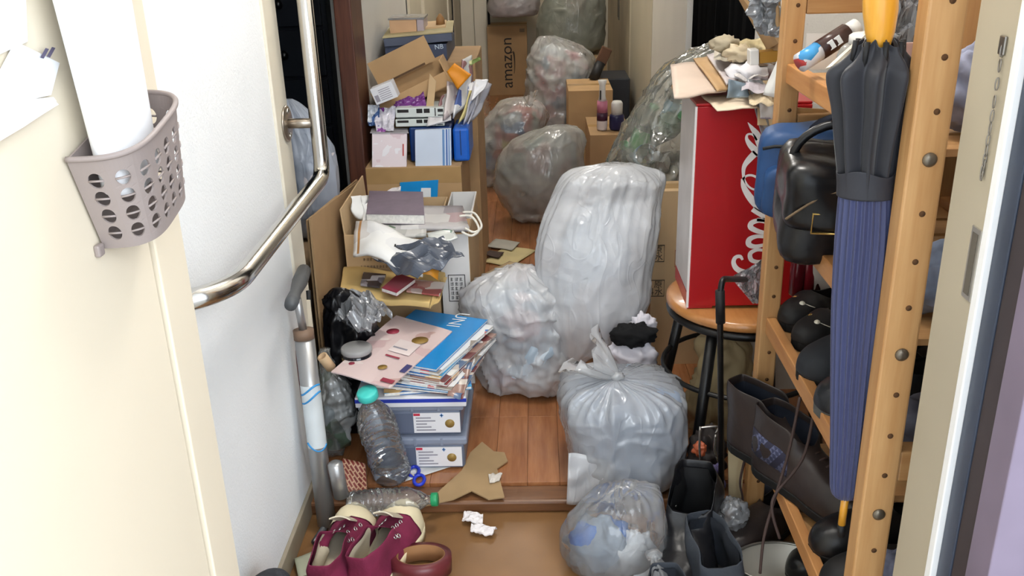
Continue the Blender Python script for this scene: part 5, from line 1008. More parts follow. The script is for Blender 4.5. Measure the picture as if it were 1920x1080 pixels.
def ribbon(mb, pts, ws, y):
    P3 = [at(*z2(*p), Y=y) for p in pts]; n = 40; rows = [(p.x, p.z, w) for p, w in zip(P3, ws)]; S = [cr(rows, i/n) for i in range(n+1)]; vs = []
    for i, (x, z, w) in enumerate(S):
        a = S[max(i-1, 0)]; b_ = S[min(i+1, n)]; d = Vector((b_[0]-a[0], b_[1]-a[1])); d = d.normalized() if d.length > 0 else Vector((1, 0)); nn = Vector((-d.y, d.x))*w/2
        vs += [Vector((x+nn.x, y, z+nn.y)), Vector((x-nn.x, y, z-nn.y))]
    o = len(mb.v); mb.add(vs, [(2*i, 2*i+1, 2*i+3, 2*i+2) for i in range(n)])
yl = YC-.0024; b = MB(); k = 1/2.92*YC/1742*1.3
def W(*a): return [q*k for q in a]
ribbon(b, [(590, 232), (612, 262), (640, 300), (652, 340), (652, 378)], W(2, 16, 28, 30, 10), yl)
ribbon(b, [(640, 330), (618, 300), (590, 298), (584, 322), (604, 356), (644, 396), (700, 446)], W(8, 9, 9, 14, 24, 30, 30), yl)
ribbon(b, [(660, 340), (690, 368), (722, 400)], W(4, 8, 10), yl)
ribbon(b, [(634, 398), (600, 432), (572, 470), (566, 510), (572, 550), (600, 588), (640, 602), (666, 585), (655, 548), (620, 524), (586, 524), (562, 545)], W(30, 28, 20, 14, 10, 9, 9, 11, 10, 10, 10, 10), yl)
ribbon(b, [(562, 540), (568, 585), (600, 640), (645, 690), (700, 722)], W(14, 22, 30, 32, 30), yl)
ribbon(b, [(616, 706), (640, 722), (690, 752)], W(24, 24, 24), yl)
ribbon(b, [(690, 778), (650, 770), (612, 782), (606, 806), (640, 826), (690, 840)], W(16, 20, 24, 24, 22, 18), yl)
ribbon(b, [(690, 860), (640, 856), (600, 872), (596, 900), (630, 912), (690, 900)], W(14, 18, 24, 24, 20, 14), yl)
ribbon(b, [(690, 935), (640, 930), (604, 950), (610, 985), (650, 996), (690, 980)], W(12, 16, 20, 20, 18, 12), yl)
ribbon(b, [(562, 985), (548, 966), (522, 972), (512, 1000), (528, 1032), (566, 1052), (620, 1060), (690, 1050)], W(10, 16, 18, 20, 24, 26, 24, 20), yl)
ribbon(b, [(690, 778), (730, 782), (752, 806), (735, 834), (690, 840)], W(16, 22, 26, 22, 18), yl); ribbon(b, [(640, 764), (700, 768), (765, 772), (775, 762)], W(16, 18, 16, 8), yl)
ribbon(b, [(690, 860), (735, 866), (752, 882)], W(14, 18, 14), yl); ribbon(b, [(690, 900), (735, 905), (756, 890)], W(14, 16, 8), yl)
ribbon(b, [(690, 935), (735, 940), (750, 958), (735, 978), (690, 980)], W(12, 22, 26, 22, 12), yl); ribbon(b, [(690, 1050), (745, 1036), (770, 1010), (760, 985)], W(20, 18, 12, 8), yl)
ribbon(b, [(700, 722), (745, 728), (790, 700), (800, 650), (770, 610)], W(30, 30, 26, 20, 10), yl); ribbon(b, [(700, 446), (745, 480), (780, 520), (770, 560), (735, 565)], W(30, 28, 20, 12, 8), yl)
ribbon(b, [(722, 400), (760, 430), (790, 440), (800, 410), (770, 380), (735, 385)], W(10, 18, 20, 18, 14, 10), yl)
part(t, 'script_lettering', b, M('white_script', (244, 240, 240), .35, var=0))
# film pulled over the cooler's left side
zt2 = zt1+.007
def paperq(lb, c4, Z, mat, th=.0025, wob=.008, seed=0, name='paper_sheet', cat='paper'): sheet(name, lb, cat, Q(c4, Z=Z), th, mat, wob=wob, seed=seed, group='papers on the red cooler')
m_env = M('beige_envelope', (212, 192, 176), .65, var=.06); m_env2 = M('tan_envelope', (196, 160, 116), .65, var=.08)
paperq('torn beige paper overhanging the front of red cooler', [(1345, 208), (1420, 203), (1410, 180), (1315, 180)], [zt2-.004, zt2, zt2+.004, zt2+.004], M('cream_paper', (220, 204, 180), .7), wob=.004, seed=1)
paperq('big beige envelope jutting out left over the cooler', [(1264, 186), (1362, 172), (1338, 118), (1257, 122)], [zt2+.022, zt2+.02, zt2+.03, zt2+.035], m_env, .004, .006, 2, 'envelope', 'envelope')
paperq('tan envelope edge under the pale envelope on cooler', [(1345, 172), (1368, 166), (1332, 108), (1300, 112)], [zt2+.028, zt2+.028, zt2+.04, zt2+.04], m_env2, .004, .004, 3, 'envelope', 'envelope')
paperq('pale grey envelope lying diagonally on the cooler heap', [(1362, 160), (1388, 150), (1372, 95), (1325, 104)], [zt2+.036, zt2+.036, zt2+.05, zt2+.05], M('greyish_envelope', (206, 196, 196), .6), .004, .006, 4, 'envelope', 'envelope')
paperq('blue card in a grey sleeve at the cooler edge', [(1362, 184), (1406, 182), (1398, 156), (1366, 148)], [zt2+.012, zt2+.012, zt2+.04, zt2+.05], PRINT('blue_sleeve', (120, 136, 148), [(40, 130, 200), (120, 136, 148), (150, 160, 164)], 22, .2, .6, 1), .002, .006, 5, 'card_sheet', 'card')
for k, (px, py, r, lb, cc) in enumerate(((1402, 138, .030, 'white crumpled paper ball in the middle of cooler heap', (228, 226, 230)), (1385, 100, .022, 'cream crumpled tissue near the top of cooler heap', (206, 190, 160)), (1428, 130, .028, 'grey crumpled plastic scrap beside the rack post', (176, 172, 172)), (1412, 108, .020, 'straw-coloured crumpled wrapper on the cooler heap', (196, 176, 130)), (1360, 82, .022, 'dull beige crumpled paper under the tilted carton', (176, 164, 140)), (1432, 160, .026, 'pale crumpled receipt at the right of cooler heap', (214, 208, 206)))):
    p = at(px, py, Y=1.96+.02*k); solo('crumpled_paper', MB().ball(p, r, 18, 12, 0, (1.3, 1, .75), fn=lambda d, k=k: 1+.55*N3(d*2.4, k)+.25*N3(d*5, k)), M('crumple_%d' % k, cc, .7, var=.15), lb, 'paper', 'papers on the red cooler')
for p_, lb, mm, c4, Y4 in (('leaflet', 'grey glossy strip hanging down beside the rack post', FILM('grey_gloss_strip', (170, 172, 176), .75, .15, .6), [(1432, 272), (1446, 262), (1430, 150), (1400, 148)], [1.86, 1.86, 1.90, 1.90]), ('leaflet', 'cream leaflet tucked behind the far post', M('cream_leaf', (224, 200, 160), .6), [(1420, 235), (1452, 235), (1450, 150), (1418, 152)], [1.86, 1.87, 1.92, 1.92]), ('leaflet', 'white sheet leaning on the left of far post', _mats['white_paper'], [(1432, 178), (1456, 184), (1466, 110), (1458, 112)], [1.80, 1.76, 1.76, 1.80]), ('card_sheet', 'white printed card low beside the far post', PRINT('small_white_card', (226, 222, 220), [(180, 170, 190), (226, 222, 220)], 40, .4, .3), [(1425, 222), (1452, 224), (1450, 194), (1424, 192)], [1.855, 1.855, 1.855, 1.855])):
    sheet(p_, lb, 'leaflet', Q(c4, Y=Y4), .002, mm, wob=.006, seed=4)
for k, (c4, zz, lb, cc) in enumerate((([(1378, 150), (1440, 142), (1432, 112), (1372, 118)], .045, 'creased white leaflet in the middle of cooler heap', (222, 218, 216)), ([(1400, 128), (1462, 120), (1458, 92), (1398, 96)], .06, 'brownish folded bag under the tilted carton', (150, 128, 104)), ([(1338, 112), (1392, 112), (1384, 84), (1340, 88)], .07, 'dull translucent wrapper at the top of cooler heap', (196, 188, 170)),
    ([(1390, 172), (1446, 176), (1440, 146), (1392, 148)], .03, 'pale lilac folded paper at the front of cooler heap', (200, 192, 200)), ([(1405, 196), (1450, 200), (1446, 168), (1402, 170)], .012, 'cream folded paper beside the blue card', (220, 202, 170)), ([(1384, 104), (1448, 98), (1440, 74), (1386, 78)], .085, 'yellowish crumpled bag at the very top of heap', (184, 168, 128)))):
    crumple('paper_sheet', lb, 'paper', Q(c4, Z=zt2+zz), .008, M('heap_paper_%d' % k, cc, .6, var=.2, vs=20), 60+k, n=12, th=.0015, group='papers on the red cooler', fr=3.0, lift=.012)
a = at(1428, 105, Y=1.9); t = thing('small_carton', 'little yellow and brown box lying by the rack post', 'box', a); part(t, 'body', MB().box(a+Vector((.018, 0, 0)), (.05, .03, .022), RY(-4)), M('yellow_brown_box', (176, 130, 50), .5), bevel=.001); part(t, 'white_cap', MB().box(a+Vector((-.018, -.004, 0)), (.018, .03, .03), RY(-4)), _mats['white_plastic'], bevel=.002)
# tilted open carton with crushed film above the heap
q = [at(1368, -40, Y=2.05), at(1442, 92, Y=1.99), at(1476, 78, Y=1.80), at(1476, -60, Y=1.80)]
t = thing('open_carton', 'tilted open kraft carton with crushed film beside the rack top', 'box', q[1]); part(t, 'side_panel', MB().slab(q[0], q[1], q[2]+Vector((-.012, 0, 0)), q[3]+Vector((-.012, 0, 0)), .005), KR[0])
part(t, 'bottom_panel', MB().slab(at(1440, 95, Y=1.98), at(1474, 95, Y=1.80), at(1474, 60, Y=1.86), at(1440, 60, Y=2.02), .005), KR[1])
crumple('crushed_film', 'crushed silvery film in the tilted open carton', 'film', Q([(1420, 62), (1466, 70), (1468, -40), (1400, -40)], Y=[1.86, 1.80, 1.78, 1.90]), .03, FILM('silver_film', (150, 156, 164), .8, .1, .9, 1.3), 15, n=20)
# flat printed carton standing behind the stool
a = at(1216, 690, Y=2.40); zt3 = at(1220, 362, Y=2.40).z
t = carton('cardboard_box', 'tall kraft carton with framed kanji behind the stool', (a.x, 2.40, FZ), (.512, 2.50, zt3), KR[2], closed=True)
for py in (476, 541):
    o = at(1233, py, Y=2.399); fr = [Vector((o.x+dx, 2.3988, o.z+dz)) for dx, dz in ((-.05, -.023), (.018, -.023), (.018, .025), (-.05, .025))]
    part(t, 'print_frame', MB().tube(fr, .0011, 5, closed=True), m_ink); part(t, 'kanji', text_mb('原', .024, (o.x+.001, 2.3988, o.z+.011), (1, 0, 0), (0, 0, 1)), m_ink); part(t, 'kanji', text_mb('料水', .024, (o.x-.009, 2.3988, o.z-.011), (1, 0, 0), (0, 0, 1)), m_ink)
o = at(1278, 485, Y=2.399); part(t, 'print_frame', MB().tube([Vector((o.x+dx, 2.3988, o.z+dz)) for dx, dz in ((-.018, -.023), (.05, -.023), (.05, .025), (-.018, .025))], .0011, 5, closed=True), M('red_ink', (170, 90, 80), .6))
cloth('black_cloth', 'black garment crumpled beside the kraft carton', at(1188, 628, Y=2.12), .05, (1.1, .6, .6), M('black_garment', (14, 14, 16), .9), 31); cloth('white_cloth', 'white garment crumpled under the black one', at(1186, 668, Y=2.13), .06, (1.0, .6, .85), M('white_garment', (222, 218, 226), .85, var=.06), 32, zmin=FZ+.002)
cloth('white_cloth', 'small white cloth under the tall milky bag edge', at(1205, 610, Y=2.16), .03, (1, .6, 1), _mats['white_garment'], 33)
# crumpled paper sack under the stool
secs = rows2secs([(850, 1310, 1390), (835, 1298, 1405), (780, 1300, 1410), (720, 1302, 1412), (670, 1308, 1410), (640, 1320, 1400), (628, 1340, 1385)], 2.02, .6, floor=FZ+.003)
t = thing('paper_sack', 'crumpled beige paper sack standing under the stool', 'sack', (secs[0][0], secs[0][1], FZ)); part(t, 'paper', bag_shell(secs, 70, 50, 41, lump=(.02, 8), crump=(.03, 9), pleat=.05, pl_lo=.02, zmin=FZ+.002, boxy=3), M('sack_paper', (178, 160, 122), .75, var=.1))
# black bent metal handle frame beside the far post
pts = rail_path([at(1353, 948, Y=1.66), at(1350, 560, Y=1.66), at(1352, 528, Y=1.66)+Vector((.002, .004, .004)), at(1400, 524, Y=1.80)], .02)
t = thing('cart_handle', 'black bent metal cart handle standing beside the far post', 'handle', at(1353, 948, Y=1.66)); part(t, 'tube', MB().tube(pts, .0062, 12), m_blkm); part(t, 'grip_sleeve', MB().tube([at(1351, 605, Y=1.66), at(1350, 545, Y=1.66)], .0092, 14), blk2)
a = at(1352, 948, Y=1.66); part(t, 'foot', MB().lathe([(.010, -a.z+.002), (.010, .0), (.007, .012)], a, 12), blk2)
crumple('plastic_bag', 'clear plastic bag hooked on the black handle', 'bag', Q([(1412, 570), (1436, 560), (1440, 480), (1370, 520)], Y=[1.78, 1.78, 1.78, 1.80]), .02, m_clr, 17, n=18)
# clutter between stool and boots
for k, pp in enumerate(([(1313, 800), (1312, 850), (1322, 890), (1345, 900), (1352, 880), (1340, 845), (1342, 815)], [(1312, 802), (1345, 800), (1342, 812)])):
    solo('wire_hanger', MB().tube([cr([tuple(at(a, b_, Y=1.70+.01*k)) for a, b_ in pp], j/30) for j in range(31)], .0024, 8), M('silver_wire', (176, 172, 166), .25, metal=.9), ('silver wire loop hanging by the black handle', 'short silver wire bar by the black handle')[k], 'wire')
cloth('cloth_pouch', 'purple cloth pouch below the wire loop', at(1338, 905, Y=1.72), .03, (.7, .8, 1.3), M('purple_pouch', (92, 84, 126), .7), 34); cloth('dark_bundle', 'dark brown bundle behind the black handle', at(1326, 860, Y=1.80), .05, (.8, .8, 1.5), M('dark_brown_mix', (44, 36, 34), .7, var=.4), 35); cloth('orange_wrapper', 'small orange wrapper behind the stool leg', at(1312, 842, Y=1.74), .016, (.9, .8, 1.0), M('orange_wrap', (170, 84, 50), .4), 36)
cloth('grey_bag', 'small clear grey bag at foot of far post', at(1375, 962, Y=1.60), .035, (.8, .8, .9), m_clr, 37, zmin=.003)
sheet('board', 'narrow pale board standing left of the far post', 'board', Q([(1366, 960), (1386, 965), (1400, 790), (1364, 782)], Y=1.70), .006, M('pale_board', (206, 186, 146), .6))
sheet('board', 'slim grey board leaning behind the far post', 'board', Q([(1424, 940), (1450, 945), (1450, 870), (1424, 872)], Y=1.74), .006, M('grey_board', (104, 110, 122), .6))
# boots on the entrance floor, front right
stud = M('stud_metal', (190, 186, 176), .25, metal=.9)
t = shoe('ankle_boot', 'black boot with metal studs on the entrance floor', (.325, 1.665, .002), 164, .25, .125, 'boot', blk, sol, sol, group='boots on the entrance floor', collar=.165, lining=blk2, open_to=.46, slump=.03, seed=7)
for k in range(5): part(t, 'stud', MB().ball((.042-.002*k, .03+.018*k, .15-.022*k), .0032, 8, 6), stud, world=False)
t = shoe('felt_boot', 'grey felt ankle boot at the bottom right of entrance', (.312, 1.545, .002), 190, .25, .112, 'boot', M('grey_felt', (60, 65, 73), .9, var=.15, vs=20, bump=.2, bs=120), sol, sol, group='boots on the entrance floor', collar=.12, lining=M('felt_inside', (34, 38, 46), .9), open_to=.5, slump=.02, seed=9)
part(t, 'zip_pull', MB().tube([(-.05, .06, .10), (-.055, .07, .085), (-.052, .085, .09), (-.05, .075, .10)], .002, 6, closed=True), stud, world=False)
t = shoe('felt_boot', 'second grey felt boot half hidden at picture edge', (.225, 1.43, .002), 182, .25, .10, 'boot', _mats['grey_felt'], sol, sol, group='boots on the entrance floor', collar=.085, lining=_mats['felt_inside'], open_to=.5)
p = at(1462, 1065, Z=.05); t = thing('basin', 'pale oval metal basin under the rack', 'basin', (p.x, p.y, .002)); m_bas = M('pale_enamel', (190, 186, 174), .35, metal=.3)
b = MB().lathe([(.055, 0), (.07, .01), (.085, .06), (.088, .062), (.084, .058), (.066, .012), (.02, .008)], (0, 0, 0), 36); b.xform(Matrix.Translation((p.x, p.y, .002)) @ Matrix.Diagonal((1, .7, 1, 1))); part(t, 'bowl', b, m_bas)
b = MB().tube([(p.x+.088*math.cos(a), p.y+.062*math.sin(a), .064) for a in [2*math.pi*j/36 for j in range(36)]], .003, 8, closed=True); part(t, 'rim', b, M('rim_steel', (160, 158, 150), .3, metal=.8))
# ------------------------------------------------------------------ front left: pump, bottles, sneakers, floor scraps
B0 = at(613, 982, Z=.012); T0 = at(569, 622, X=-.497); H0 = at(557, 560, X=-.498); dv = (T0-B0)
t = thing('floor_pump', 'silver bicycle floor pump with grey handle against left wall', 'pump', B0); m_alu = M('brushed_aluminium', (176, 176, 176), .35, metal=.75, var=.1, stretch=(1, 1, .1)); m_gry = M('grey_rubber', (76, 78, 80), .5)
part(t, 'barrel', MB().tube([B0, T0], .0205, 24), m_alu); part(t, 'collar', MB().tube([T0-dv*.035, T0+dv*.012], .0215, 24), M('rusty_collar', (120, 96, 78), .6)); part(t, 'rod', MB().tube([T0, H0], .0085, 14), m_alu)
h1 = at(545, 572, X=-.470); h2 = at(570, 508, X=-.505); part(t, 'grip', MB().tube([h1, h1+(h2-h1)*.1, h1+(h2-h1)*.35, h1+(h2-h1)*.65, h2], [.012, .0135, .011, .016, .015], 16), m_gry); part(t, 'clip', MB().tube([at(578, 545, X=-.49), at(580, 575, X=-.49)], .005, 8), blk2)
lb0 = B0+dv*.42; lb1 = B0+dv*.74; part(t, 'sticker', MB().tube([lb0, lb1], .0208, 24, caps=False), M('pale_sticker', (206, 212, 214), .4))
for k in (.72, .68, .44): 
    c = B0+dv*k; part(t, 'blue_mark', MB().tube([c+Vector((.0212*math.sin(a), -.0212*math.cos(a), .012*math.sin(a*1.5+k*9))) for a in [(-50+130*j/14)*math.pi/180 for j in range(15)]], .0022, 6), M('blue_mark', (50, 140, 200), .4))
part(t, 'hose', MB().tube([cr([tuple(p) for p in (T0+Vector((-.012, -.008, -.02)), at(560, 680, X=-.515), at(574, 780, X=-.515), at(592, 860, X=-.512))], j/20) for j in range(21)], .005, 8), M('red_brown_hose', (96, 44, 36), .5))
part(t, 'base', MB().tube([B0+Vector((-.015, -.06, -.005)), B0+Vector((0, 0, 0)), B0+Vector((.05, .03, -.004))], .008, 10), m_gry)
c0 = at(640, 930, Y=1.70); c1 = at(628, 870, Y=1.70); part(t, 'gauge_tube', MB().tube([c0, c1, c1+(c1-c0)*.06], [.0165, .0165, .010], 18), m_alu)
q = Q([(607, 905), (612, 905), (582, 560), (575, 560)], X=[-.49, -.485, -.485, -.49]); q = [at(606, 900, Y=1.80), at(612, 900, Y=1.80), at(582, 562, Y=1.80), at(575, 562, Y=1.80)]
solo('flat_stick', MB().slab(*q, .004), M('cream_stick', (214, 200, 176), .5), 'thin cream strip of wood standing behind the pump', 'stick')
p = at(604, 668, Y=1.86); solo('cardboard_tube', MB().lathe([(.012, -.04), (.012, 0), (.008, 0), (.008, -.03)], p, 18, R=RX(20) @ RY(-20)), M('tan_tube', (196, 166, 130), .7), 'end of a tan cardboard tube beside the pump', 'tube')
# two-litre bottle standing, another lying
base = at(737, 893, Z=FZ+.002); top = at(688, 735, Y=1.79); d = (top-base); L = d.length/.985; Rq = d.to_track_quat('Z', 'Y').to_matrix().to_4x4()
big = pet('plastic_bottle', 'large clear bottle with turquoise cap standing on the step', Matrix.Translation(base) @ Rq, PETF('big_bottle_film'), M('turquoise_cap', (70, 196, 186), .4), None, .046, L, crush=.06, seed=5, group='bottles by the step')
for q in big.children:
    if q.name.startswith('cap'): q.scale = (1.15, 1.15, 1)
base = at(652, 945, Y=1.70); base.z = max(base.z, .038); tip = at(822, 936, Y=1.69); tip.z = max(tip.z, .038); d = tip-base; Rq = d.to_track_quat('Z', 'Y').to_matrix().to_4x4()
pet('plastic_bottle', 'crushed clear bottle with green cap lying before the step', Matrix.Translation(base) @ Rq, m_petf, M('green_cap', (40, 150, 96), .4), None, .034, d.length, crush=.22, seed=9, group='bottles by the step')
m_mesh = NT('red_lattice'); _v = m_mesh.coord('Object', (1, 1, 1), (0, 0, .78)); _b = m_mesh.node('ShaderNodeTexBrick'); _b.inputs['Scale'].default_value = 34; _b.inputs[1].default_value = lin((110, 36, 30)); _b.inputs[2].default_value = lin((128, 46, 36)); _b.inputs[3].default_value = lin((190, 150, 120)); _b.inputs['Mortar Size'].default_value = .05; m_mesh.l.new(_v, _b.inputs[0]); m_mesh.l.new(_b.outputs[0], m_mesh.p.inputs['Base Color'])
sheet('woven_mat', 'red lattice patterned pouch on the floor behind the bottle', 'pouch', Q([(638, 925), (690, 925), (686, 872), (644, 862)], Y=[1.76, 1.76, 1.82, 1.82]), .012, m_mesh.m, wob=.006)
# scissors
c = at(783, 892, Z=FZ+.010); t = thing('scissors', 'blue-handled scissors lying by the storage cases', 'scissors', c); m_bl = M('blue_plastic', (40, 60, 190), .35)
for s, (px, py) in enumerate(((776, 884), (786, 900))):
    q = at(px, py, Z=FZ+.008); part(t, 'handle', MB().tube([q+Vector((.012*math.cos(a), .016*math.sin(a), .003*math.sin(a))) for a in [2*math.pi*j/18 for j in range(18)]], .0042, 8, closed=True), m_bl); part(t, 'blade', MB().tube([q+Vector((-.008, .012, 0)), at(745, 868+6*s, Z=FZ+.008)], .002, 6), m_sat)
poly = [(797, 950), (828, 918), (866, 884), (882, 850), (904, 830), (926, 848), (946, 850), (952, 866), (932, 880), (946, 934), (916, 938), (884, 922), (850, 938)]
solo('cardboard_scrap', MB().poly([at(a, b_, Z=FZ+.004) for a, b_ in poly][::-1], (0, 0, 1), .003), M('scrap_kraft', (166, 138, 100), .8, var=.1), 'torn piece of brown cardboard on the step edge', 'cardboard')
solo('paper_scrap', MB().slab(*Q([(918, 906), (936, 902), (942, 888), (916, 890)], Z=FZ+.010), .002, 6, 6, lambda u, v: .006*N3((u*5, v*5, 1))), M('scrap_white', (214, 206, 196), .7), 'small white scrap lying on the torn cardboard', 'paper')
solo('paper_scrap', MB().slab(*Q([(752, 905), (830, 880), (872, 868), (780, 868)], Z=FZ+.003), .001, 4, 4, lambda u, v: .002*N3((u*5, v*5, 1))), _mats['white_paper'], 'white paper under the lower storage case', 'paper')
for k, (c4, lb) in enumerate((([(866, 978), (905, 984), (906, 966), (872, 960)], 'crumpled white tissue nearest the step on entrance floor'), ([(882, 998), (922, 1004), (932, 990), (884, 984)], 'crumpled white tissue second from the step'))):
    crumple('tissue', lb, 'tissue', Q(c4, Z=.010), .007, _mats['tissue_paper'], 21+k, n=12, th=.003, group='tissues on the entrance floor')
# maroon canvas sneakers
m_mar = M('maroon_canvas', (120, 34, 66), .85, var=.15, vs=16, bump=.25, bs=180); m_rub = M('cream_rubber', (226, 212, 178), .5, var=.08); m_in = M('cream_lining', (206, 194, 170), .9, var=.1)
toe1 = at(770, 962, Z=.03); toe2 = at(676, 968, Z=.03)
for toe, yaw, lb, sl in ((toe1, -15, 'right maroon canvas sneaker with cream toe cap', .012), (toe2, -5, 'left maroon canvas sneaker partly under the other', .03)):
    a = math.radians(yaw); L = .255; heel = Vector((toe.x+math.sin(a)*L, toe.y-math.cos(a)*L, .003))
    t = shoe('sneaker', lb, heel, yaw, L, .098, 'sneaker', m_mar, m_rub, m_in, group='maroon sneakers', collar=.095, lining=m_in, cap=m_rub, eyelets=M('nickel', (206, 204, 200), .25, metal=.8), foxing=m_rub, open_to=.48, vamp=.058, toe_h=.056, slump=sl, seed=int(yaw))
    part(t, 'tongue', MB().slab(*[Vector(v) for v in ((-.022, .12, .115), (.022, .12, .115), (.018, .175, .072), (-.018, .175, .072))], .003, 6, 6, lambda u, v: .006*math.sin(math.pi*u)), m_in, world=False)
    part(t, 'heel_stripe', MB().box((0, -.004, .05), (.012, .004, .08)), m_rub, world=False)
# black trainer tip at the lower left
shoe('trainer', 'black knitted trainer whose toe shows at bottom left', (-.478, 1.075, .126), 0, .265, .092, 'low', M('black_knit', (46, 48, 54), .85, var=.25, vs=60, bump=.4, bs=160), M('grey_white_sole', (176, 176, 176), .5), blk2, lining=blk2, group='shoes by the left wall', toe_h=.055)
carton('shoe_carton', 'plain low carton under the black trainer', (-.530, 1.04, .002), (-.425, 1.35, .120), KR[1], closed=True)
sheet('card_sheet', 'pale green card on the floor left of sneakers', 'card', Q([(560, 1085), (606, 1072), (606, 1030), (552, 1048)], Z=.012), .002, M('pale_green_card', (186, 190, 166), .6, var=.1), wob=.004)
p = at(790, 1068, Z=.02); t = thing('tape_roll', 'dark red-brown roll of packing tape beside the sneakers', 'tape', (p.x, p.y, .002))
Rt = RX(-14); part(t, 'tape', MB().lathe([(.049, 0), (.062, 0), (.0625, .02), (.062, .034), (.049, .034)], (p.x, p.y, .018), 48, R=Rt, capb=False, capt=False), M('red_brown_tape', (104, 44, 48), .35, var=.15, vs=20)); part(t, 'core', MB().lathe([(.0495, 0), (.0495, .034), (.047, .034), (.047, 0), (.0495, 0)], (p.x, p.y, .018), 48, R=Rt, capb=False, capt=False), M('card_core', (150, 108, 70), .8))
# ------------------------------------------------------------------ items on the open door leaf
XD = -.424
a = at(104, 284, X=XD+.004); c = at(286, 176, X=XD+.004); yc = (a.y+c.y)/2-.020; hw = (c.y-a.y)/2*.68; zt = (a.z+c.z)/2; hh = .100; dp = .062
t = thing('wall_basket', 'grey-brown plastic basket with oval holes on the door', 'basket', (XD, yc, zt-hh)); m_bk = M('taupe_plastic', (150, 138, 134), .45, var=.04)
_th = [i/400 for i in range(401)]; _pt = [(math.copysign(abs(math.cos(math.pi*q))**.55, math.cos(math.pi*q))*hw, abs(math.sin(math.pi*q))**.62*dp) for q in _th]; _cl = [0.0]
for _i in range(400): _cl.append(_cl[-1]+math.dist(_pt[_i], _pt[_i+1]))
def _arc(s):
    g = min(max(s, 0), 1)*_cl[-1]
    for i in range(400):
        if _cl[i+1] >= g: return _th[i]+(g-_cl[i])/max(1e-9, _cl[i+1]-_cl[i])/400
    return 1.0
def bmap(s, v):
    """s 0..1 along the bowed front from near to far end, v 0 bottom .. 1 top"""
    th = math.pi*(1-_arc(s)); k = .80+.20*v; y = math.copysign(abs(math.cos(th))**.55, math.cos(th))*hw*k; x = abs(math.sin(th))**.62*dp*(.82+.18*v)
    tl = math.radians(12); yy = y+(1-v)*hh*math.sin(tl); return Vector((XD+.003+x, yc+yy, zt-hh+v*hh+y*math.sin(tl)))
b = MB(); nc, nr = 9, 4
def cell(b, s0, s1, v0, v1, hole):
    n = 24; O = []; I = []
    for i in range(n):
        a = 2*math.pi*i/n; ca, sa = math.cos(a), math.sin(a); m = max(abs(ca), abs(sa)); O.append((.5+.5*ca/m, .5+.5*sa/m)); I.append((.5+.29*ca, .5+.42*sa))
    f = lambda q: bmap(s0+(s1-s0)*q[0], v0+(v1-v0)*q[1])
    if hole: b.add([f(q) for q in O]+[f(q) for q in I], [(i, (i+1) % n, n+(i+1) % n, n+i) for i in range(n)], 0, False)
    else: b.add([f((0, 0)), f((1, 0)), f((1, 1)), f((0, 1))], [(0, 1, 2, 3)])
for i in range(nc):
    for j in range(nr): cell(b, .03+.94*i/nc, .03+.94*(i+1)/nc, .08+.78*j/nr, .08+.78*(j+1)/nr, True)
N_ = 54
def strip(b, v0, v1):
    o = [bmap(k/N_, v) for k in range(N_+1) for v in (v0, v1)]; b.add(o, [(2*k, 2*k+2, 2*k+3, 2*k+1) for k in range(N_)])
strip(b, 0, .08); strip(b, .86, 1.0)
for s0, s1 in ((0, .03), (.97, 1.0)):
    for j in range(8): b.add([bmap(s0, .08+.78*j/8), bmap(s1, .08+.78*j/8), bmap(s1, .08+.78*(j+1)/8), bmap(s0, .08+.78*(j+1)/8)], [(0, 1, 2, 3)])
part(t, 'basket_wall', b, m_bk, solid=.002)
for i in range(nc):
    for j in range(nr):
        s_ = .03+.94*(i+.5)/nc; v_ = .08+.78*(j+.5)/nr; part(t, 'hole_bar', MB().tube([bmap(s_-.03, v_), bmap(s_, v_), bmap(s_+.03, v_)], .0012, 5), m_bk)
part(t, 'rim', MB().tube([bmap(k/N_, 1.0) for k in range(N_+1)], .0028, 8), m_bk)
fl_b = [bmap(k/N_, 0.02) for k in range(N_+1)]; part(t, 'floor', MB().poly(fl_b, (0, 0, 1), .002), m_bk); part(t, 'back', MB().slab(bmap(0, 0), bmap(1, 0), bmap(1, 1), bmap(0, 1), .002), m_bk)
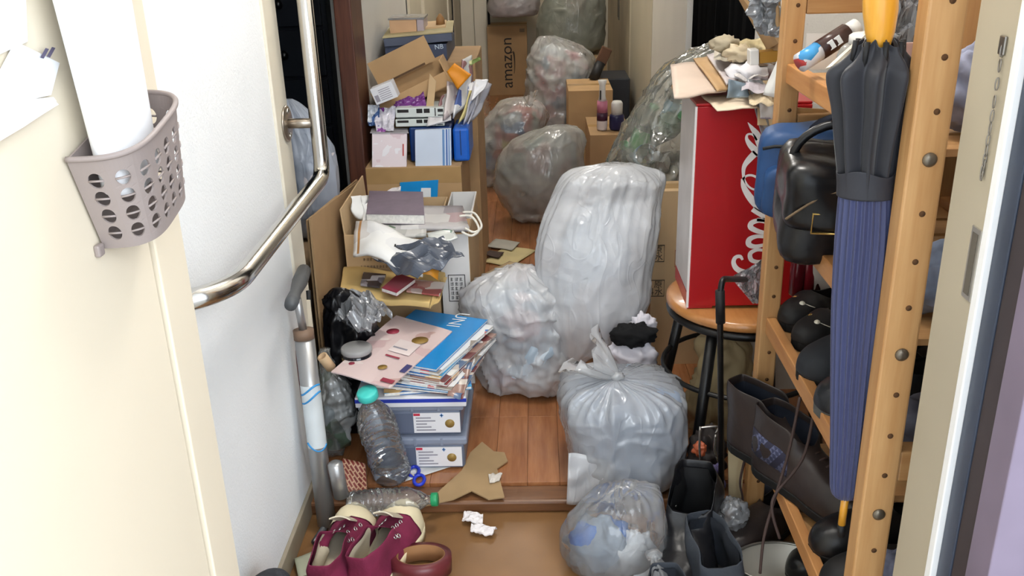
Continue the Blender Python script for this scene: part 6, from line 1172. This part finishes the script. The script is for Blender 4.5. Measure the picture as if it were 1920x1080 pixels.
p = bmap(0, .1); part(t, 'hook', MB().box(p+Vector((0, -.006, -.008)), (.006, .012, .012)), m_bk, bevel=.002)
m_wh = M('bright_white_paper', (246, 247, 250), .5, var=.0)
b = MB(); ax0 = Vector((XD+.028, yc-.008, zt-hh*.55)); ax1 = ax0+Vector((.004, -.030, .40)); n = 40; vs = []
for i in range(13):
    t_ = i/12; c = ax0+(ax1-ax0)*t_; w = .052+.030*t_
    for j in range(n):
        a = 2*math.pi*j/n; vs.append(c+Vector((.020*math.sin(a)*(1+.05*math.sin(3*a)), w*math.cos(a), .004*math.sin(2*a))))
b.add(vs, [(i*n+j, i*n+(j+1) % n, (i+1)*n+(j+1) % n, (i+1)*n+j) for i in range(12) for j in range(n)]+[tuple(range(n))[::-1], tuple(12*n+j for j in range(n))], 0, True)
solo('paper_roll', b, m_wh, 'flattened roll of white paper standing in the door basket', 'paper')
m_wp = PRINT('mail_print', (244, 244, 244), [(244, 244, 244), (226, 226, 232), (244, 244, 244)], 40, .5, .3, 2)
def dq(c4, off=.003): return Q(c4, X=XD+off)
t = thing('mail_slip', 'white printed slip with dark bars stuck on the door', 'paper', at(50, 180, X=XD+.003)); part(t, 'paper', MB().slab(*dq([(-40, 210), (96, 178), (112, 118), (30, 78)], .003)[::-1], .001), m_wh)
for k in range(2): part(t, 'print_bar', MB().slab(*dq([(76+12*k, 108-2*k), (82+12*k, 110-2*k), (92+12*k, 92-2*k), (86+12*k, 90-2*k)], .0048)[::-1], .0003), M('purple_ink', (90, 84, 110), .6))
solo('mail_slip', MB().slab(*dq([(-40, 290), (110, 196), (100, 182), (-40, 196)], .006)[::-1], .001, 4, 4, lambda u, v: .002*N3((u*3, v*3, 0))), m_wh, 'long white slip sloping down below the printed slip', 'paper')
solo('mail_slip', MB().slab(*dq([(-40, 120), (52, 78), (48, -20), (-40, -20)], .002)[::-1], .001), PRINT('green_slip', (236, 240, 238), [(236, 240, 238), (120, 200, 170), (206, 206, 216)], 24, .5, .35, 4), 'white and green slip at the upper left of door', 'paper')
